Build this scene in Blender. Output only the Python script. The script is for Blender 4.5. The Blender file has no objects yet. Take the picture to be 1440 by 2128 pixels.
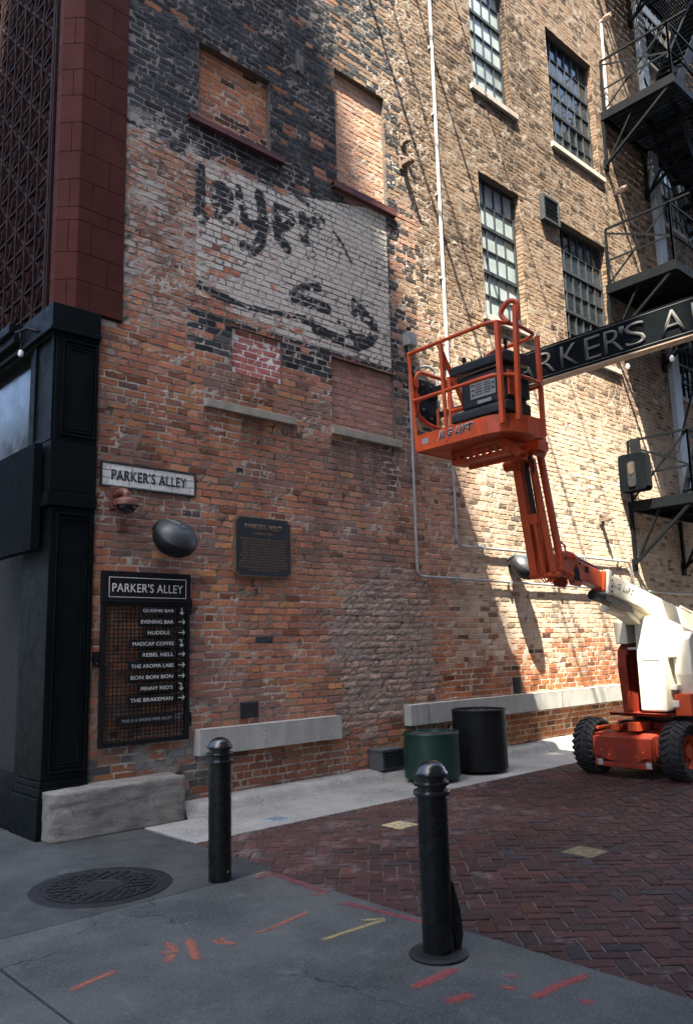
import bpy, bmesh, math, random
import numpy as np
from mathutils import Matrix, Vector

# ------------------------------------------------------------------ scene, camera, sky, sun
C = bpy.context.scene.collection
sc = bpy.context.scene
CAM_Y, CAM_Z = -7.4, 1.6
cam_d = bpy.data.cameras.new('camera')
cam = bpy.data.objects.new('camera', cam_d); C.objects.link(cam)
cam_d.sensor_fit = 'VERTICAL'; cam_d.sensor_height = 36.0; cam_d.sensor_width = 24.0
cam_d.lens = 28.0; cam_d.clip_end = 500
RX = Vector((0.73646672, -0.6759516, -0.02657467))
RY = Vector((0.09549788, 0.14277753, -0.98513691))
RZ = Vector((0.66969913, 0.72298272, 0.16970285))
m = Matrix((RX, -RY, -RZ)).transposed().to_4x4()
m.translation = (0, CAM_Y, CAM_Z)
cam.matrix_world = m
sc.camera = cam

SUN = Vector((1.0, 0.68, -2.4)).normalized()        # direction the light travels
sun_d = bpy.data.lights.new('sun', 'SUN'); sun = bpy.data.objects.new('sun', sun_d); C.objects.link(sun)
sun_d.energy = 5.0; sun_d.angle = math.radians(0.53); sun_d.color = (1.0, 0.90, 0.74)
sun.rotation_euler = SUN.to_track_quat('-Z', 'Y').to_euler()
sun.location = (-20, -25, 60)
W = bpy.data.worlds.new('World'); sc.world = W; W.use_nodes = True
wn = W.node_tree; bgn = wn.nodes['Background']
sky = wn.nodes.new('ShaderNodeTexSky'); sky.sky_type = 'NISHITA'; sky.sun_disc = False
sky.sun_elevation = math.asin(-SUN.z); sky.sun_rotation = math.atan2(-SUN.x, -SUN.y)
sky.air_density = 0.8; sky.dust_density = 2.0; sky.ozone_density = 1.0
wn.links.new(sky.outputs['Color'], bgn.inputs['Color'])
bgn.inputs['Strength'].default_value = 0.15
sc.view_settings.view_transform = 'Standard'; sc.view_settings.look = 'None'
sc.view_settings.exposure = 2.6; sc.view_settings.gamma = 1.0
sc.cycles.max_bounces = 8; sc.cycles.diffuse_bounces = 4

rng = np.random.default_rng(7); random.seed(7)

# ------------------------------------------------------------------ materials
def mat(name, col, rough=.6, metal=0., var=.12, vs=6., bump=0., bs=60., wear=None, wamt=.5, ws=8., attr=None, spec=.5, coat=0., grime=0.):
    mm = bpy.data.materials.new(name); mm.use_nodes = True
    nt = mm.node_tree; b = nt.nodes['Principled BSDF']
    b.inputs['Roughness'].default_value = rough; b.inputs['Metallic'].default_value = metal
    b.inputs['Specular IOR Level'].default_value = spec
    b.inputs['Coat Weight'].default_value = coat
    tc = nt.nodes.new('ShaderNodeTexCoord')
    def noise(s, d=4., r=.6):
        n = nt.nodes.new('ShaderNodeTexNoise'); n.inputs['Scale'].default_value = s
        n.inputs['Detail'].default_value = d; n.inputs['Roughness'].default_value = r
        nt.links.new(tc.outputs['Object'], n.inputs['Vector']); return n
    def ramp(src, a, bb, lo, hi):
        r = nt.nodes.new('ShaderNodeMapRange'); r.inputs[1].default_value = a; r.inputs[2].default_value = bb
        r.inputs[3].default_value = lo; r.inputs[4].default_value = hi
        nt.links.new(src, r.inputs[0]); return r
    def mixc(fac, c1, c2, blend='MIX'):
        x = nt.nodes.new('ShaderNodeMix'); x.data_type = 'RGBA'; x.blend_type = blend
        if hasattr(fac, 'node'): nt.links.new(fac, x.inputs[0])
        else: x.inputs[0].default_value = fac
        for i, c in ((6, c1), (7, c2)):
            if hasattr(c, 'node'): nt.links.new(c, x.inputs[i])
            else: x.inputs[i].default_value = (*c, 1)
        return x.outputs[2]
    if attr:
        a = nt.nodes.new('ShaderNodeAttribute'); a.attribute_name = attr; base = a.outputs['Color']
    else:
        base = tuple(col)
    n1 = noise(vs)
    r1 = ramp(n1.outputs['Fac'], .3, .7, 1 - var, 1 + var)
    g = nt.nodes.new('ShaderNodeCombineColor')
    for i in range(3): nt.links.new(r1.outputs[0], g.inputs[i])
    out = mixc(1.0, base, g.outputs[0], 'MULTIPLY')
    if wear:
        n2 = noise(ws, 8., .7)
        r2 = ramp(n2.outputs['Fac'], .5 + .22 * (1 - wamt), .56 + .22 * (1 - wamt), 0, 1)
        out = mixc(r2.outputs[0], out, wear)
    if grime:
        mp = nt.nodes.new('ShaderNodeMapping'); mp.inputs['Scale'].default_value = (7, 7, 1.3); nt.links.new(tc.outputs['Object'], mp.inputs['Vector'])
        ng = noise(1., 7., .72); nt.links.new(mp.outputs[0], ng.inputs['Vector'])
        rg = ramp(ng.outputs['Fac'], .42, .68, 0, grime)
        out = mixc(rg.outputs[0], out, (.05, .04, .035))
        n5 = noise(34., 6., .75); rs = ramp(n5.outputs['Fac'], .66, .70, 0, min(1, grime * 1.3)); out = mixc(rs.outputs[0], out, (.16, .145, .13))
    nt.links.new(out, b.inputs['Base Color'])
    if bump:
        n3 = noise(bs, 5., .65)
        bn = nt.nodes.new('ShaderNodeBump'); bn.inputs['Strength'].default_value = bump; bn.inputs['Distance'].default_value = .01
        nt.links.new(n3.outputs['Fac'], bn.inputs['Height']); nt.links.new(bn.outputs[0], b.inputs['Normal'])
    n4 = noise(vs * 2.3)
    r4 = ramp(n4.outputs['Fac'], .3, .7, max(.02, rough - .08), min(1, rough + .1)); nt.links.new(r4.outputs[0], b.inputs['Roughness'])
    return mm

M = {}
M['brick'] = mat('weathered_brick', (.3, .2, .1), .92, attr='Col', var=.22, vs=55, bump=.55, bs=140, spec=.2)
M['paver'] = mat('paving_brick', (.1, .04, .04), .8, attr='Col', var=.3, vs=30, bump=.5, bs=110, spec=.22)
M['terracotta'] = mat('terracotta', (.06, .0185, .0145), .75, spec=.08, var=.2, vs=3, bump=.25, bs=70, wear=(.041, .0135, .0115), wamt=.35, ws=4)
M['lattice'] = mat('terracotta_dark', (.018, .0072, .0064), .8, spec=.1, var=.2, vs=5, bump=.2, bs=60)
M['black_paint'] = mat('dark_painted_iron', (.0032, .0055, .0066), .55, spec=.07, var=.25, vs=4, bump=.08, bs=40, wear=(.006, .0095, .011), wamt=.3, ws=9)
M['box_black'] = mat('matt_black_box', (.0045, .0065, .008), .8, spec=.03, var=.2, vs=8, wear=(.03, .035, .04), wamt=.03, ws=25)
M['black_metal'] = mat('black_metal', (.006, .0075, .009), .55, spec=.2, var=.2, vs=8, bump=.05, bs=80)
M['bollard'] = mat('bollard_paint', (.0055, .007, .0075), .26, var=.2, vs=6, bump=.06, bs=30, wear=(.08, .09, .09), wamt=.04, ws=35, spec=.4)
M['bollard_cap'] = mat('worn_bollard_cap', (.006, .0075, .008), .22, var=.2, vs=6, bump=.1, bs=30, wear=(.10, .11, .11), wamt=.22, ws=22, spec=.6)
M['steel_escape'] = mat('fire_escape_steel', (.0042, .0062, .0076), .6, spec=.1, var=.3, vs=5, bump=.1, bs=50, wear=(.012, .010, .009), wamt=.15, ws=14)
def concrete(name, col, stain, pale, bump):
    mm = bpy.data.materials.new(name); mm.use_nodes = True; nt = mm.node_tree; b = nt.nodes['Principled BSDF']; N = nt.nodes.new; Lk = nt.links.new
    b.inputs['Roughness'].default_value = .92; b.inputs['Specular IOR Level'].default_value = .22
    tc = N('ShaderNodeTexCoord')
    def ns(sc_, det, rg):
        n = N('ShaderNodeTexNoise'); n.inputs['Scale'].default_value = sc_; n.inputs['Detail'].default_value = det; n.inputs['Roughness'].default_value = rg; Lk(tc.outputs['Object'], n.inputs['Vector']); return n.outputs['Fac']
    def rp(src, a, c, lo=0., hi=1.):
        r = N('ShaderNodeMapRange'); r.inputs[1].default_value = a; r.inputs[2].default_value = c; r.inputs[3].default_value = lo; r.inputs[4].default_value = hi; Lk(src, r.inputs[0]); return r.outputs[0]
    def mx(f, c1, c2):
        x = N('ShaderNodeMix'); x.data_type = 'RGBA'; Lk(f, x.inputs[0])
        for k, c in ((6, c1), (7, c2)):
            if hasattr(c, 'node'): Lk(c, x.inputs[k])
            else: x.inputs[k].default_value = (*c, 1)
        return x.outputs[2]
    o = mx(rp(ns(1.3, 9, .68), .40, .62), col, stain)                 # broad worn and damp areas
    o = mx(rp(ns(3.1, 10, .75), .56, .70, 0, .75), o, pale)           # scuffed paler patches
    o = mx(rp(ns(62, 3, .85), .53, .68, 0, .62), o, [c * 2.1 for c in col])   # sand grains
    o = mx(rp(ns(48, 4, .85), .55, .68, 0, .6), o, [c * .4 for c in col])
    o = mx(rp(ns(9, 3, .5), .70, .73, 0, .6), o, [c * .35 for c in stain])    # gum and oil spots
    v = N('ShaderNodeTexVoronoi'); v.feature = 'DISTANCE_TO_EDGE'; v.inputs['Scale'].default_value = .55
    wv = N('ShaderNodeTexNoise'); wv.inputs['Scale'].default_value = 3.; wv.inputs['Detail'].default_value = 6; Lk(tc.outputs['Object'], wv.inputs['Vector'])
    ad = N('ShaderNodeMix'); ad.data_type = 'RGBA'; ad.blend_type = 'LINEAR_LIGHT'; ad.inputs[0].default_value = .35; Lk(tc.outputs['Object'], ad.inputs[6]); Lk(wv.outputs['Color'], ad.inputs[7]); Lk(ad.outputs[2], v.inputs['Vector'])
    cr = N('ShaderNodeMath'); cr.operation = 'MULTIPLY'; Lk(rp(v.outputs['Distance'], .002, .006, 1, 0), cr.inputs[0]); Lk(rp(ns(.9, 2, .5), .53, .6, 0, .8), cr.inputs[1])
    o = mx(cr.outputs[0], o, [c * .25 for c in stain])
    Lk(o, b.inputs['Base Color'])
    bn = N('ShaderNodeBump'); bn.inputs['Strength'].default_value = bump; bn.inputs['Distance'].default_value = .008
    Lk(ns(70, 7, .75), bn.inputs['Height']); Lk(bn.outputs[0], b.inputs['Normal']); return mm
M['concrete'] = concrete('concrete', (.049, .055, .054), (.024, .028, .029), (.083, .088, .085), .5)
M['concrete_rough'] = concrete('rough_concrete', (.073, .08, .077), (.036, .041, .041), (.12, .125, .119), .9)
M['gutter'] = concrete('pale_concrete', (.27, .275, .26), (.18, .185, .175), (.34, .34, .325), .4)
M['stone'] = mat('old_stone', (.17, .165, .15), .95, var=.3, vs=6, bump=1.0, bs=45, wear=(.11, .11, .105), wamt=.5, ws=6)
M['sand'] = mat('joint_sand', (.075, .065, .06), .95, var=.5, vs=3, bump=.5, bs=200, wear=(.2, .19, .17), wamt=.3, ws=2)
M['sillstone'] = mat('sill_stone', (.29, .27, .23), .9, var=.2, vs=8, bump=.5, bs=60, wear=(.17, .15, .12), wamt=.4, ws=5)
M['palesill'] = mat('pale_sill', (.36, .34, .30), .85, var=.15, vs=8, bump=.3, bs=60)
M['redsteel'] = mat('red_lead_steel', (.085, .025, .022), .6, var=.3, vs=6, bump=.2, bs=50, wear=(.03, .02, .02), wamt=.4, ws=7)
M['beamgrey'] = mat('grey_painted_beam', (.36, .365, .34), .62, var=.1, vs=5, bump=.15, bs=70, wear=(.22, .2, .17), wamt=.2, ws=10, grime=.25)
M['orange'] = mat('lift_orange', (.62, .088, .021), .42, var=.14, vs=7, bump=.1, bs=160, wear=(.30, .04, .018), wamt=.4, ws=5, spec=.4, grime=.34)
M['lift_orange_shaded'] = mat('lift_orange_shaded', (.25, .028, .012), .5, var=.2, vs=7, bump=.1, bs=160, wear=(.10, .015, .01), wamt=.35, ws=8, spec=.3, grime=.5)  # chassis and upright: lift orange darkened to stand for deep shade
M['cream'] = mat('lift_cream', (.78, .73, .60), .45, var=.05, vs=4, wear=(.55, .48, .38), wamt=.12, ws=10, grime=.22)
M['tyre'] = mat('tyre_rubber', (.02, .02, .021), .85, var=.3, vs=9, bump=.3, bs=90, wear=(.06, .055, .05), wamt=.3, ws=8)
M['dark'] = mat('dark_plastic', (.01, .013, .016), .55, var=.25, vs=8, bump=.15, bs=90, wear=(.06, .065, .07), wamt=.12, ws=22)
M['void'] = mat('dark_recess', (.006, .008, .01), .9, var=.1)
M['chrome'] = mat('bright_rod', (.25, .26, .27), .25, metal=1., var=.1)
M['galv'] = mat('galvanised_pipe', (.33, .34, .34), .5, metal=.4, var=.15, vs=10)
M['white_pipe'] = mat('white_pipe', (.58, .565, .53), .5, var=.08, vs=10)
M['decal_white'] = mat('white_lettering', (.62, .62, .58), .5, var=.06)
M['decal_black'] = mat('black_lettering', (.02, .022, .028), .6, var=.3, vs=40, wear=(.4, .4, .38), wamt=.12, ws=60)
M['decal_navy'] = mat('dark_decal', (.02, .03, .045), .4, var=.1)
M['decal_grey'] = mat('grey_decal', (.3, .3, .29), .5, var=.15, vs=50, wear=(.1, .1, .1), wamt=.4, ws=70)
M['signletter'] = mat('grey_sign_lettering', (.10, .10, .094), .85, spec=.1, var=.1)
M['signbounce'] = mat('sign_bounce_tint', (.28, .2, .14), .6, var=.15)  # tan stands for light bounced onto the black sign's underside
M['bronze'] = mat('bronze', (.25, .17, .11), .45, metal=.5, var=.2, vs=20)
M['plaque'] = mat('plaque_field', (.016, .024, .03), .5, var=.15, vs=30)
M['signpaint'] = mat('white_sign_paint', (.66, .66, .62), .8, attr='Col', var=.1, vs=40, bump=.3, bs=100, wear=(.3, .29, .27), wamt=.13, ws=24)
M['camera_brown'] = mat('brown_camera_paint', (.125, .05, .034), .45, var=.15, vs=12)
M['dome'] = mat('smoked_dome', (.01, .012, .014), .08, var=.05, coat=.5)
M['speaker'] = mat('speaker_plastic', (.03, .036, .041), .42, var=.2, vs=14, bump=.08, bs=120)
M['speaker_grille'] = mat('speaker_grille', (.007, .009, .011), .6, spec=.3, var=.2, vs=14, bump=.4, bs=400)
M['green'] = mat('green_painted_steel', (.004, .036, .027), .42, var=.12, vs=6, bump=.06, bs=40, grime=.12)
M['soil'] = mat('potting_soil', (.03, .027, .024), .95, var=.6, vs=30, bump=1., bs=60)
M['twig'] = mat('dry_stem', (.2, .17, .12), .9)
M['ventgrey'] = mat('grey_vent_plastic', (.06, .068, .075), .6, var=.12)
M['manhole'] = mat('cast_iron', (.009, .0095, .01), .6, spec=.3, var=.3, vs=12, bump=.2, bs=80)
M['valve'] = mat('pale_blue_lid', (.2, .25, .28), .7, var=.3, vs=20)
M['yellowplate'] = mat('worn_yellow_plate', (.42, .37, .19), .7, var=.35, vs=25, wear=(.2, .17, .08), wamt=.5, ws=40)
M['yellowdim'] = mat('dim_yellow_plate', (.17, .15, .075), .7, var=.35, vs=25)
M['yellowdark'] = mat('dark_yellow_plate', (.09, .08, .045), .7, var=.35, vs=25)
M['rust'] = mat('rusty_iron', (.14, .1, .075), .85, var=.4, vs=12, bump=.4, bs=50)
M['frame'] = mat('window_steel', (.022, .028, .032), .55, var=.2, vs=10)
M['reveal'] = mat('reveal_mortar', (.2, .165, .135), .95, var=.3, vs=20, bump=.4)
M['bulb'] = mat('frosted_bulb', (.7, .68, .64), .25, var=.03)
M['jar'] = mat('amber_jar', (.5, .33, .24), .15, var=.3, vs=30)
M['office'] = mat('pale_office_stone', (.5, .47, .42), .85, var=.1, vs=1)
M['tower'] = mat('tower_stone', (.32, .29, .26), .85, var=.15, vs=.5)
M['alleyb'] = mat('opposite_brick', (.36, .31, .26), .9, var=.25, vs=1.5)
M['asphalt'] = mat('asphalt', (.05, .052, .054), .9, var=.2, vs=3, bump=.5, bs=150)
M['litwindow'] = mat('pale_window', (.32, .36, .4), .15, var=.2, vs=1)

def glassmat(name, col, rough, var, vs):
    mm = mat(name, col, rough, var=var, vs=vs); return mm
M['pane_dark'] = glassmat('dark_window_glass', (.02, .027, .033), .04, .6, 1.5)
M['pane_blind'] = glassmat('glass_over_pale_blind', (.27, .33, .335), .25, .3, 1.6)
M['pane_shop'] = mat('shop_glass', (.008, .01, .012), .12, var=.2, vs=2, spec=.22)

def upper_brick(name):
    mm = bpy.data.materials.new(name); mm.use_nodes = True; nt = mm.node_tree; b = nt.nodes['Principled BSDF']
    t = nt.nodes.new('ShaderNodeTexBrick'); tc = nt.nodes.new('ShaderNodeTexCoord')
    sp = nt.nodes.new('ShaderNodeSeparateXYZ'); cb = nt.nodes.new('ShaderNodeCombineXYZ')
    nt.links.new(tc.outputs['Object'], sp.inputs[0]); nt.links.new(sp.outputs[0], cb.inputs[0]); nt.links.new(sp.outputs[2], cb.inputs[1])
    nt.links.new(cb.outputs[0], t.inputs['Vector']); t.inputs['Scale'].default_value = 1
    t.inputs['Brick Width'].default_value = .235; t.inputs['Row Height'].default_value = .081; t.inputs['Mortar Size'].default_value = .006
    t.inputs['Color1'].default_value = (.2, .13, .09, 1); t.inputs['Color2'].default_value = (.07, .055, .05, 1); t.inputs['Mortar'].default_value = (.2, .18, .15, 1)
    nt.links.new(t.outputs['Color'], b.inputs['Base Color']); b.inputs['Roughness'].default_value = .95
    return mm
M['upper'] = upper_brick('upper_brickwork')

def facade(name, wallc, winc, bw, bh):
    mm = bpy.data.materials.new(name); mm.use_nodes = True; nt = mm.node_tree; b = nt.nodes['Principled BSDF']
    t = nt.nodes.new('ShaderNodeTexBrick'); tc = nt.nodes.new('ShaderNodeTexCoord'); sp = nt.nodes.new('ShaderNodeSeparateXYZ'); cb = nt.nodes.new('ShaderNodeCombineXYZ'); ad = nt.nodes.new('ShaderNodeMath')
    nt.links.new(tc.outputs['Object'], sp.inputs[0]); nt.links.new(sp.outputs[0], ad.inputs[0]); nt.links.new(sp.outputs[1], ad.inputs[1]); nt.links.new(ad.outputs[0], cb.inputs[0]); nt.links.new(sp.outputs[2], cb.inputs[1])
    nt.links.new(cb.outputs[0], t.inputs['Vector']); t.offset = 0; t.inputs['Scale'].default_value = 1
    t.inputs['Brick Width'].default_value = bw; t.inputs['Row Height'].default_value = bh; t.inputs['Mortar Size'].default_value = min(bw, bh) * .24; t.inputs['Mortar Smooth'].default_value = 0
    t.inputs['Color1'].default_value = (*winc, 1); t.inputs['Color2'].default_value = (*[c * .6 for c in winc], 1); t.inputs['Mortar'].default_value = (*wallc, 1)
    nt.links.new(t.outputs['Color'], b.inputs['Base Color']); b.inputs['Roughness'].default_value = .7; return mm
M['office'] = facade('pale_office_front', (.5, .47, .42), (.06, .07, .08), 3.2, 3.6)
M['tower'] = facade('stone_tower_front', (.34, .31, .28), (.07, .08, .09), 3.0, 3.6)
M['alleyb'] = facade('buff_alley_front', (.36, .31, .26), (.2, .22, .24), 3.4, 3.8)
def spray(name, col, dens):
    mm = bpy.data.materials.new(name); mm.use_nodes = True; nt = mm.node_tree; b = nt.nodes['Principled BSDF']
    b.inputs['Base Color'].default_value = (*col, 1); b.inputs['Roughness'].default_value = .9
    at = nt.nodes.new('ShaderNodeAttribute'); at.attribute_name = 'Col'
    tc = nt.nodes.new('ShaderNodeTexCoord'); n = nt.nodes.new('ShaderNodeTexNoise'); n.inputs['Scale'].default_value = 95; n.inputs['Detail'].default_value = 8; n.inputs['Roughness'].default_value = .8
    nt.links.new(tc.outputs['Object'], n.inputs['Vector'])
    a = nt.nodes.new('ShaderNodeMath'); a.operation = 'ADD'; nt.links.new(at.outputs['Fac'], a.inputs[0]); nt.links.new(n.outputs['Fac'], a.inputs[1])
    r = nt.nodes.new('ShaderNodeMapRange'); r.inputs[1].default_value = .80; r.inputs[2].default_value = 1.5; r.inputs[3].default_value = 0; r.inputs[4].default_value = dens
    nt.links.new(a.outputs[0], r.inputs[0]); nt.links.new(r.outputs[0], b.inputs['Alpha'])
    return mm
M['spray_orange'] = spray('orange_marking_paint', (.36, .1, .05), .6)
M['spray_red'] = spray('red_marking_paint', (.32, .045, .035), .62)
M['spray_pink'] = spray('crimson_marking_paint', (.22, .03, .04), .6)
M['spray_yellow'] = spray('yellow_marking_paint', (.36, .28, .11), .65)

# ------------------------------------------------------------------ object helpers
WLOC = {}
def tag(o, label=None, cat=None, group=None, kind=None):
    if label: o['label'] = label
    if cat: o['category'] = cat
    if group: o['group'] = group
    if kind: o['kind'] = kind
    return o
def thing(name, label, cat, loc=(0, 0, 0), group=None):
    o = bpy.data.objects.new(name, None); C.objects.link(o); o.empty_display_size = .1
    o.location = loc; WLOC[o.name] = Vector(loc); return tag(o, label, cat, group)
def link(name, me, material, parent=None, local=False):
    o = bpy.data.objects.new(name, me); C.objects.link(o)
    if material is not None and not me.materials: me.materials.append(material)
    if parent is not None:
        o.parent = parent
        if not local and parent.name in WLOC:
            o.matrix_parent_inverse = Matrix.Translation(-WLOC[parent.name])
    return o

class MB:
    def __init__(s): s.v = []; s.f = []; s.parts = []
    def add(s, vs, fs):
        n = len(s.v); s.parts.append((list(vs), list(fs))); s.v += [tuple(p) for p in vs]; s.f += [tuple(i + n for i in f) for f in fs]; return s
    def bx(s, x0, x1, y0, y1, z0, z1):
        x0, x1 = min(x0, x1), max(x0, x1); y0, y1 = min(y0, y1), max(y0, y1); z0, z1 = min(z0, z1), max(z0, z1)
        return s.add([(x0, y0, z0), (x1, y0, z0), (x1, y1, z0), (x0, y1, z0), (x0, y0, z1), (x1, y0, z1), (x1, y1, z1), (x0, y1, z1)],
                     [(0, 3, 2, 1), (4, 5, 6, 7), (0, 1, 5, 4), (1, 2, 6, 5), (2, 3, 7, 6), (3, 0, 4, 7)])
    def beam(s, p, q, w, h, up=(0, 0, 1)):
        p, q = Vector(p), Vector(q); d = (q - p).normalized(); up = Vector(up)
        if abs(d.dot(up)) > .98: up = Vector((1, 0, 0))
        a = d.cross(up).normalized(); b = a.cross(d).normalized()
        vs = []
        for c in (p, q):
            for i, j in ((-1, -1), (1, -1), (1, 1), (-1, 1)): vs.append(c + a * (i * w / 2) + b * (j * h / 2))
        return s.add(vs, [(3, 2, 1, 0), (4, 5, 6, 7), (0, 1, 5, 4), (1, 2, 6, 5), (2, 3, 7, 6), (3, 0, 4, 7)])
    def tube(s, pts, r, n=8, cap=True, closed=False):
        pts = [Vector(p) for p in pts]; k = len(pts); rings = []
        prev = None
        for i, p in enumerate(pts):
            if closed: d = (pts[(i + 1) % k] - pts[i - 1])
            else: d = pts[min(i + 1, k - 1)] - pts[max(i - 1, 0)]
            d = d.normalized()
            if prev is None:
                up = Vector((0, 0, 1)) if abs(d.z) < .9 else Vector((1, 0, 0))
                a = d.cross(up).normalized()
            else:
                a = (prev - d * prev.dot(d)).normalized()
            prev = a; b = d.cross(a)
            rr = r[i] if isinstance(r, (list, tuple)) else r
            rings.append([p + (a * math.cos(t) + b * math.sin(t)) * rr for t in [2 * math.pi * j / n for j in range(n)]])
        vs = [q for ring in rings for q in ring]; fs = []
        for i in range(k if closed else k - 1):
            i2 = (i + 1) % k
            for j in range(n): fs.append((i * n + j, i * n + (j + 1) % n, i2 * n + (j + 1) % n, i2 * n + j))
        if cap and not closed: fs.append(tuple(range(n))[::-1]); fs.append(tuple((k - 1) * n + j for j in range(n)))
        return s.add(vs, fs)
    def lathe(s, prof, o=(0, 0, 0), ax=(0, 0, 1), n=24, closed=False):
        o = Vector(o); ax = Vector(ax).normalized(); up = Vector((1, 0, 0)) if abs(ax.x) < .9 else Vector((0, 1, 0))
        a = (up - ax * up.dot(ax)).normalized(); b = ax.cross(a); vs = []; fs = []; k = len(prof)
        for (r, z) in prof:
            for j in range(n):
                t = 2 * math.pi * j / n; vs.append(o + ax * z + (a * math.cos(t) + b * math.sin(t)) * r)
        for i in range(k if closed else k - 1):
            i2 = (i + 1) % k
            for j in range(n): fs.append((i * n + j, i * n + (j + 1) % n, i2 * n + (j + 1) % n, i2 * n + j))
        return s.add(vs, fs)
    def prism(s, poly, fn, d0, d1):
        k = len(poly); vs = [fn(a, b, d0) for a, b in poly] + [fn(a, b, d1) for a, b in poly]
        fs = [tuple(range(k))[::-1], tuple(range(k, 2 * k))] + [(i, (i + 1) % k, k + (i + 1) % k, k + i) for i in range(k)]
        return s.add(vs, fs)
    def build(s, name, material, parent=None, local=False, bevel=0., smooth=False, seg=2):
        me = bpy.data.meshes.new(name); me.from_pydata(s.v, [], s.f)
        bm = bmesh.new(); bm.from_mesh(me); bmesh.ops.recalc_face_normals(bm, faces=bm.faces); bm.to_mesh(me); bm.free()
        if smooth:
            me.polygons.foreach_set('use_smooth', [True] * len(me.polygons))
            try: me.set_sharp_from_angle(angle=math.radians(38))
            except Exception: pass
        o = link(name, me, material, parent, local)
        if bevel:
            b = o.modifiers.new('bevel', 'BEVEL'); b.width = bevel; b.segments = seg; b.limit_method = 'ANGLE'; b.angle_limit = math.radians(40)
            b.use_clamp_overlap = True
        return o

def build_each(mb, name, material, parent=None, **kw):
    out = []
    for vs, fs in mb.parts: out.append(MB().add(vs, fs).build(name, material, parent, **kw))
    return out
MB.each = build_each

def fillet(pts, r, n=6, closed=False):
    P = [Vector(p) for p in pts]; k = len(P); out = []
    for i in range(k):
        if not closed and i in (0, k - 1): out.append(P[i]); continue
        a, b, c = P[i - 1], P[i], P[(i + 1) % k]
        u = (a - b); v = (c - b); rr = min(r, u.length * .45, v.length * .45); u.normalize(); v.normalize()
        s, e = b + u * rr, b + v * rr
        for j in range(n + 1):
            t = j / n; out.append(s * (1 - t) ** 2 + b * 2 * t * (1 - t) + e * t * t)
    return out

def roundrect(a0, a1, b0, b1, r, n=5):
    out = []
    for cx, cy, t0 in ((a1 - r, b1 - r, 0), (a0 + r, b1 - r, 90), (a0 + r, b0 + r, 180), (a1 - r, b0 + r, 270)):
        for j in range(n + 1):
            t = math.radians(t0 + 90 * j / n); out.append((cx + r * math.cos(t), cy + r * math.sin(t)))
    return out

def text_mesh(body, width=None, height=None, extrude=.003, bold=0., shear=0., spacing=1.0, align='LEFT', line=1.0):
    cu = bpy.data.curves.new('txt', 'FONT'); cu.body = body; cu.size = 1; cu.extrude = 0; cu.offset = bold
    cu.shear = shear; cu.space_character = spacing; cu.align_x = align; cu.space_line = line; cu.resolution_u = 4
    o = bpy.data.objects.new('txt', cu); C.objects.link(o)
    dg = bpy.context.evaluated_depsgraph_get(); dg.update()
    me = bpy.data.meshes.new_from_object(o.evaluated_get(dg))
    bpy.data.objects.remove(o); bpy.data.curves.remove(cu)
    v = np.zeros(len(me.vertices) * 3); me.vertices.foreach_get('co', v); v = v.reshape(-1, 3)
    lo, hi = v.min(0), v.max(0); v -= lo
    sx = width / (hi - lo)[0] if width else height / (hi - lo)[1]
    sy = height / (hi - lo)[1] if height else sx
    v[:, 0] *= sx; v[:, 1] *= sy; v[:, 2] = 0
    me.vertices.foreach_set('co', v.ravel())
    bm = bmesh.new(); bm.from_mesh(me)
    if extrude:
        r = bmesh.ops.extrude_face_region(bm, geom=list(bm.faces))
        bmesh.ops.translate(bm, verts=[g for g in r['geom'] if isinstance(g, bmesh.types.BMVert)], vec=(0, 0, extrude))
        bmesh.ops.recalc_face_normals(bm, faces=bm.faces)
    bm.to_mesh(me); bm.free(); me.materials.clear()
    return me
def place(me, org, ux, uy):
    ux, uy = Vector(ux).normalized(), Vector(uy).normalized(); uz = ux.cross(uy)
    mm = Matrix((ux, uy, uz)).transposed().to_4x4(); mm.translation = org; me.transform(mm); return me

# ------------------------------------------------------------------ noise
def _h(ix, iy, s):
    n = (ix.astype(np.int64) * 374761393 + iy.astype(np.int64) * 668265263 + s * 974634777) & 0x7fffffff
    n = ((n ^ (n >> 13)) * 1274126177) & 0x7fffffff
    return ((n ^ (n >> 16)) & 0xffff) / 65535.
def vn(x, y, s=0):
    ix, iy = np.floor(x), np.floor(y); fx, fy = x - ix, y - iy
    fx = fx * fx * (3 - 2 * fx); fy = fy * fy * (3 - 2 * fy)
    a, b, c, d = _h(ix, iy, s), _h(ix + 1, iy, s), _h(ix, iy + 1, s), _h(ix + 1, iy + 1, s)
    return (a * (1 - fx) + b * fx) * (1 - fy) + (c * (1 - fx) + d * fx) * fy
def fbm(x, y, s=0, o=4):
    t = 0; a = .5; tot = 0
    for i in range(o): t = t + a * vn(x * 2 ** i, y * 2 ** i, s + i * 17); tot += a; a *= .5
    return t / tot
def S(a, b, x):
    t = np.clip((x - a) / (b - a), 0, 1); return t * t * (3 - 2 * t)
def lerp(a, b, t): return a + (b - a) * t

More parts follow.
